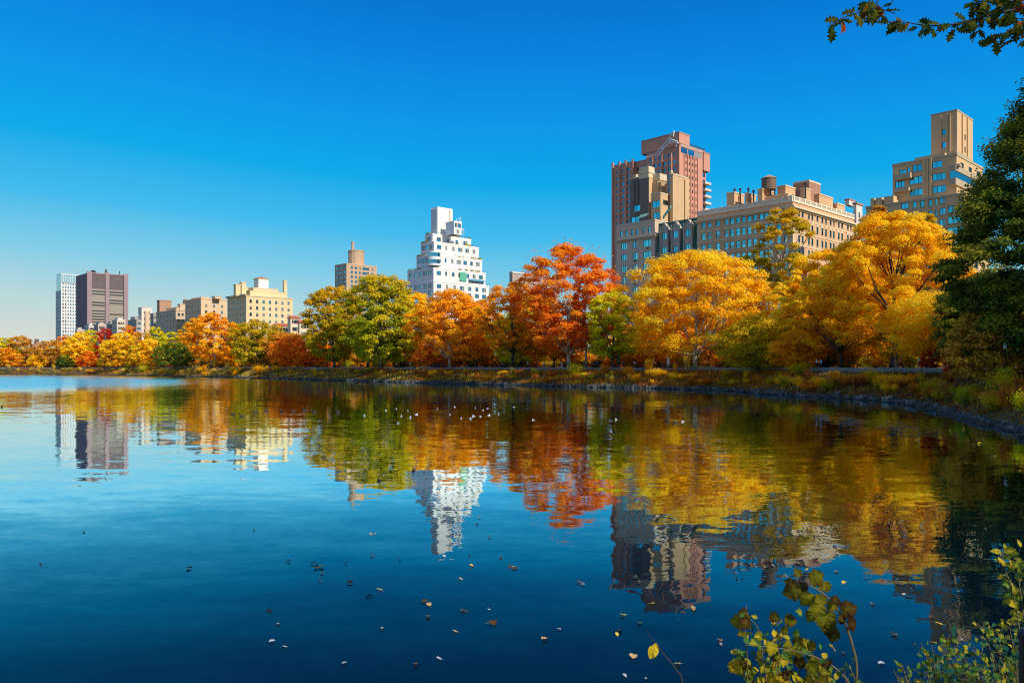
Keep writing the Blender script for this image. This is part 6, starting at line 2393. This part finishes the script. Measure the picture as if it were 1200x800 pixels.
def vine(name, label, Y_, pxg, paths, nl, size, mat, tint, kind='ovate', spread=.05, spur=.5):
    root = empty(name, ground_pt(pxg, Y_), 0, label, 'plant')
    o0 = root.location.copy()
    st = MB(); lf = MB()
    for pts in paths:
        dy = pf.uniform(-.5, .5) if len(paths) > 3 else 0
        g0 = ground_pt(pts[0][0], Y_ + dy) - o0
        path = bez([g0] + [at(px, py, Y_ + dy) - o0 for px, py in pts], 4)
        st.tube(path, taper(path, .009, .002), 5)
        for k in range(nl):
            f = spur + (1 - spur) * (k + pf.random()) / nl
            i = min(len(path) - 1, int(f * (len(path) - 1)))
            p_ = path[i] + rv(spread)
            st.tube([path[i], p_], [.002, .0015], 3)
            add_leaf(lf, p_, rv(1) + Vector((0, 0, .2)), Vector((pf.gauss(0, .6), -.8, .6)), pf.uniform(*size), kind, min(1, max(0, pf.gauss(*tint))), pf.uniform(0, .5), .25)
    st.build('stems', TWIG_G, root); lf.build('leaves', mat, root)


pths = []
for k in range(26):
    x0_ = pf.uniform(1090, 1215); x1_ = x0_ + pf.uniform(-30, 15); h = pf.uniform(735, 785)
    if x1_ > 1150: h -= 25
    pths.append([(x0_, 830), ((x0_ + x1_) / 2 + pf.uniform(-6, 6), (830 + h) / 2), (x1_, h)])
vine('corner_shrub', 'dense small leaved green and yellow shrub in the bottom right corner', 6.2, 1150, pths, 34, (.034, .066), FOL['vine'], (.45, .26), spread=.06, spur=.35)
vine('climbing_stem', 'tall stem with round yellow green leaves rising at the right edge above the corner shrub', 5.4, 1198, [[(1200, 820), (1197, 770), (1192, 720), (1184, 685), (1175, 660), (1170, 645)], [(1205, 820), (1203, 760), (1198, 710), (1192, 670), (1190, 650)], [(1197, 820), (1204, 730), (1206, 680), (1200, 652)]],
     22, (.05, .08), FOL['vine'], (.70, .2), spread=.05, spur=.45)
vine('small_sprig', 'little green sprig alone at the bottom edge left of the corner shrub', 5.8, 1066, [[(1066, 830), (1062, 795), (1056, 778)], [(1062, 830), (1055, 800), (1047, 785)], [(1070, 830), (1066, 800), (1064, 778)]], 8, (.03, .05), FOL['vine'], (.5, .15), spread=.035, spur=.5)
vine('trailing_sprig', 'thin green sprig between the sapling and the little sprig at the bottom', 5.8, 1000, [[(1010, 835), (1003, 800), (996, 782)], [(1000, 835), (992, 800), (988, 780)]], 8, (.025, .045), FOL['vine'], (.45, .15), spread=.04, spur=.5)
# single yellow leaf on a bare twig
Y_ = 5.2
root = empty('bare_twig', ground_pt(800, Y_), 0, 'thin bare twig with one large yellow leaf hanging from its tip over dark water', 'twig')
o0 = root.location.copy()
path = bez([ground_pt(800, Y_) - o0] + [at(px, py, Y_) - o0 for px, py in ((800, 806), (793, 785), (780, 768), (768, 753), (757, 739))], 4)
m = MB(); m.tube(path, taper(path, .006, .0015), 5); m.build('stem', TWIG, root)
m = MB()
lp = at(769, 753, Y_) - o0
add_leaf(m, lp, Vector((-.35, 0, -1)), Vector((.2, -1, .2)), .115, 'ovate', .95, .1, .08)
m.build('yellow_leaf', leafmat('yellow hanging leaf', [(.5, .36, .02), (.62, .45, .02), (.7, .5, .03)], .3), root)
# dark fence post cut by the right edge
Yp = 2.3
xp = (1203) / F * 0 + (1204 - 600) / F * Yp
root = empty('fence_post', (xp, Yp, gz(xp, Yp) - .1), 0, 'dark blue black iron post cut off by the right edge at the bottom corner', 'post')
top_ = at(1204, 737, Yp).z - root.location.z
m = MB(); m.lathe([(.022, 0), (.022, top_ - .03)], 14); m.build('shaft', IRON, root, smooth=False)
m = MB(); m.lathe([(.026, top_ - .029), (.026, top_ - .012), (.018, top_), (.004, top_ + .003)], 14); m.build('cap', IRON, root)

# oak limb hanging into the top right of the view; the tree stands on the near bank outside the frame
OX, OY = 9.2, 5.6
zg = gz(OX, OY)
root = empty('oak_tree', (OX, OY, zg - .1), 0, 'oak whose dark lobed leaves on thin twigs hang into the top right corner', 'tree')
o0 = root.location.copy()
m = MB()
tp_ = [(0, 0, 0), (.05, .1, 1.5), (-.05, .2, 3.5), (.1, .3, 6), (.2, .4, 9)]
m.tube(bez(tp_, 4), taper(bez(tp_, 4), .34, .12), 12)
m.build('trunk', BARK_D, root, smooth=True)
br = MB(); lf = MB()
Yb = 7.0


def limb(pts, r0, r1, dense, size=.125, lv=True, start=.0):
    path = bez([p_ - o0 for p_ in pts], 6)
    br.tube(path, taper(path, r0, r1), 6)
    if not lv: return path
    n = int(dense)
    for k in range(n):
        f = start + (1 - start) * (k + .5 * pf.random()) / n
        i = min(len(path) - 2, int(f * (len(path) - 1)))
        tdir = (path[i + 1] - path[i]).normalized()
        for e in range(pf.choice([1, 2, 2, 3])):
            dv = tdir * .7 + Vector((pf.gauss(0, .7), pf.gauss(0, .5), pf.gauss(-.35, .6)))
            p_ = path[i] + rv(.012)
            q_ = p_ + dv.normalized() * .02
            br.tube([p_, q_], [.0025, .002], 3)
            add_leaf(lf, q_, dv, Vector((pf.gauss(0, .6), pf.gauss(-.7, .4), pf.gauss(.2, .6))), size * pf.uniform(.65, 1.2), 'oak', min(1, max(0, pf.gauss(.42, .17))) if pf.random() > .06 else .95, pf.uniform(0, .6), .15)
    return path


fork = Vector((OX - .2, OY + .4, zg + 6.2))
limb([fork, at(1330, -40, Yb), at(1240, 0, Yb), at(1190, 12, Yb)], .06, .012, 6, lv=False)
limb([at(1190, 12, Yb), at(1160, 18, Yb), at(1135, 26, Yb), at(1105, 30, Yb), at(1083, 30, Yb), at(1060, 26, Yb - .05), at(1042, 26, Yb - .1)], .012, .002, 22)
limb([at(1240, 0, Yb), at(1215, 18, Yb - .1), at(1195, 30, Yb - .1), at(1176, 40, Yb - .1), at(1165, 48, Yb)], .012, .003, 15)
limb([at(1190, 12, Yb), at(1172, 5, Yb + .2), at(1150, 2, Yb + .2), at(1138, 6, Yb + .2)], .010, .003, 16, .14)
limb([at(1160, 18, Yb), at(1150, 28, Yb), at(1140, 38, Yb)], .006, .002, 8)
limb([at(1240, 0, Yb), at(1220, 2, Yb - .2), at(1195, 0, Yb - .2), at(1175, 10, Yb - .2)], .010, .003, 14)
limb([at(1250, 20, Yb), at(1215, 40, Yb), at(1185, 46, Yb)], .008, .002, 8, .11)
limb([at(1240, 0, Yb), at(1225, 12, Yb + .3), at(1200, 22, Yb + .3), at(1185, 20, Yb + .3)], .008, .003, 12)
limb([fork, at(1250, -70, Yb), at(1120, -42, Yb), at(1045, -22, Yb)], .05, .010, 4, lv=False)
limb([at(1045, -22, Yb), at(1024, -6, Yb), at(1014, 10, Yb), at(1000, 17, Yb), at(985, 22, Yb), at(969, 32, Yb)], .009, .002, 10, start=.25)
limb([at(1045, -22, Yb), at(1032, -2, Yb + .1), at(1022, 9, Yb + .1), at(1012, 14, Yb + .1)], .006, .002, 8, start=.45)
limb([at(1024, -6, Yb), at(1030, 8, Yb), at(1037, 12, Yb)], .004, .002, 4, start=.5)
br.build('branches', BARK_D, root, smooth=True); lf.build('leaves', FOL['oakd'], root)
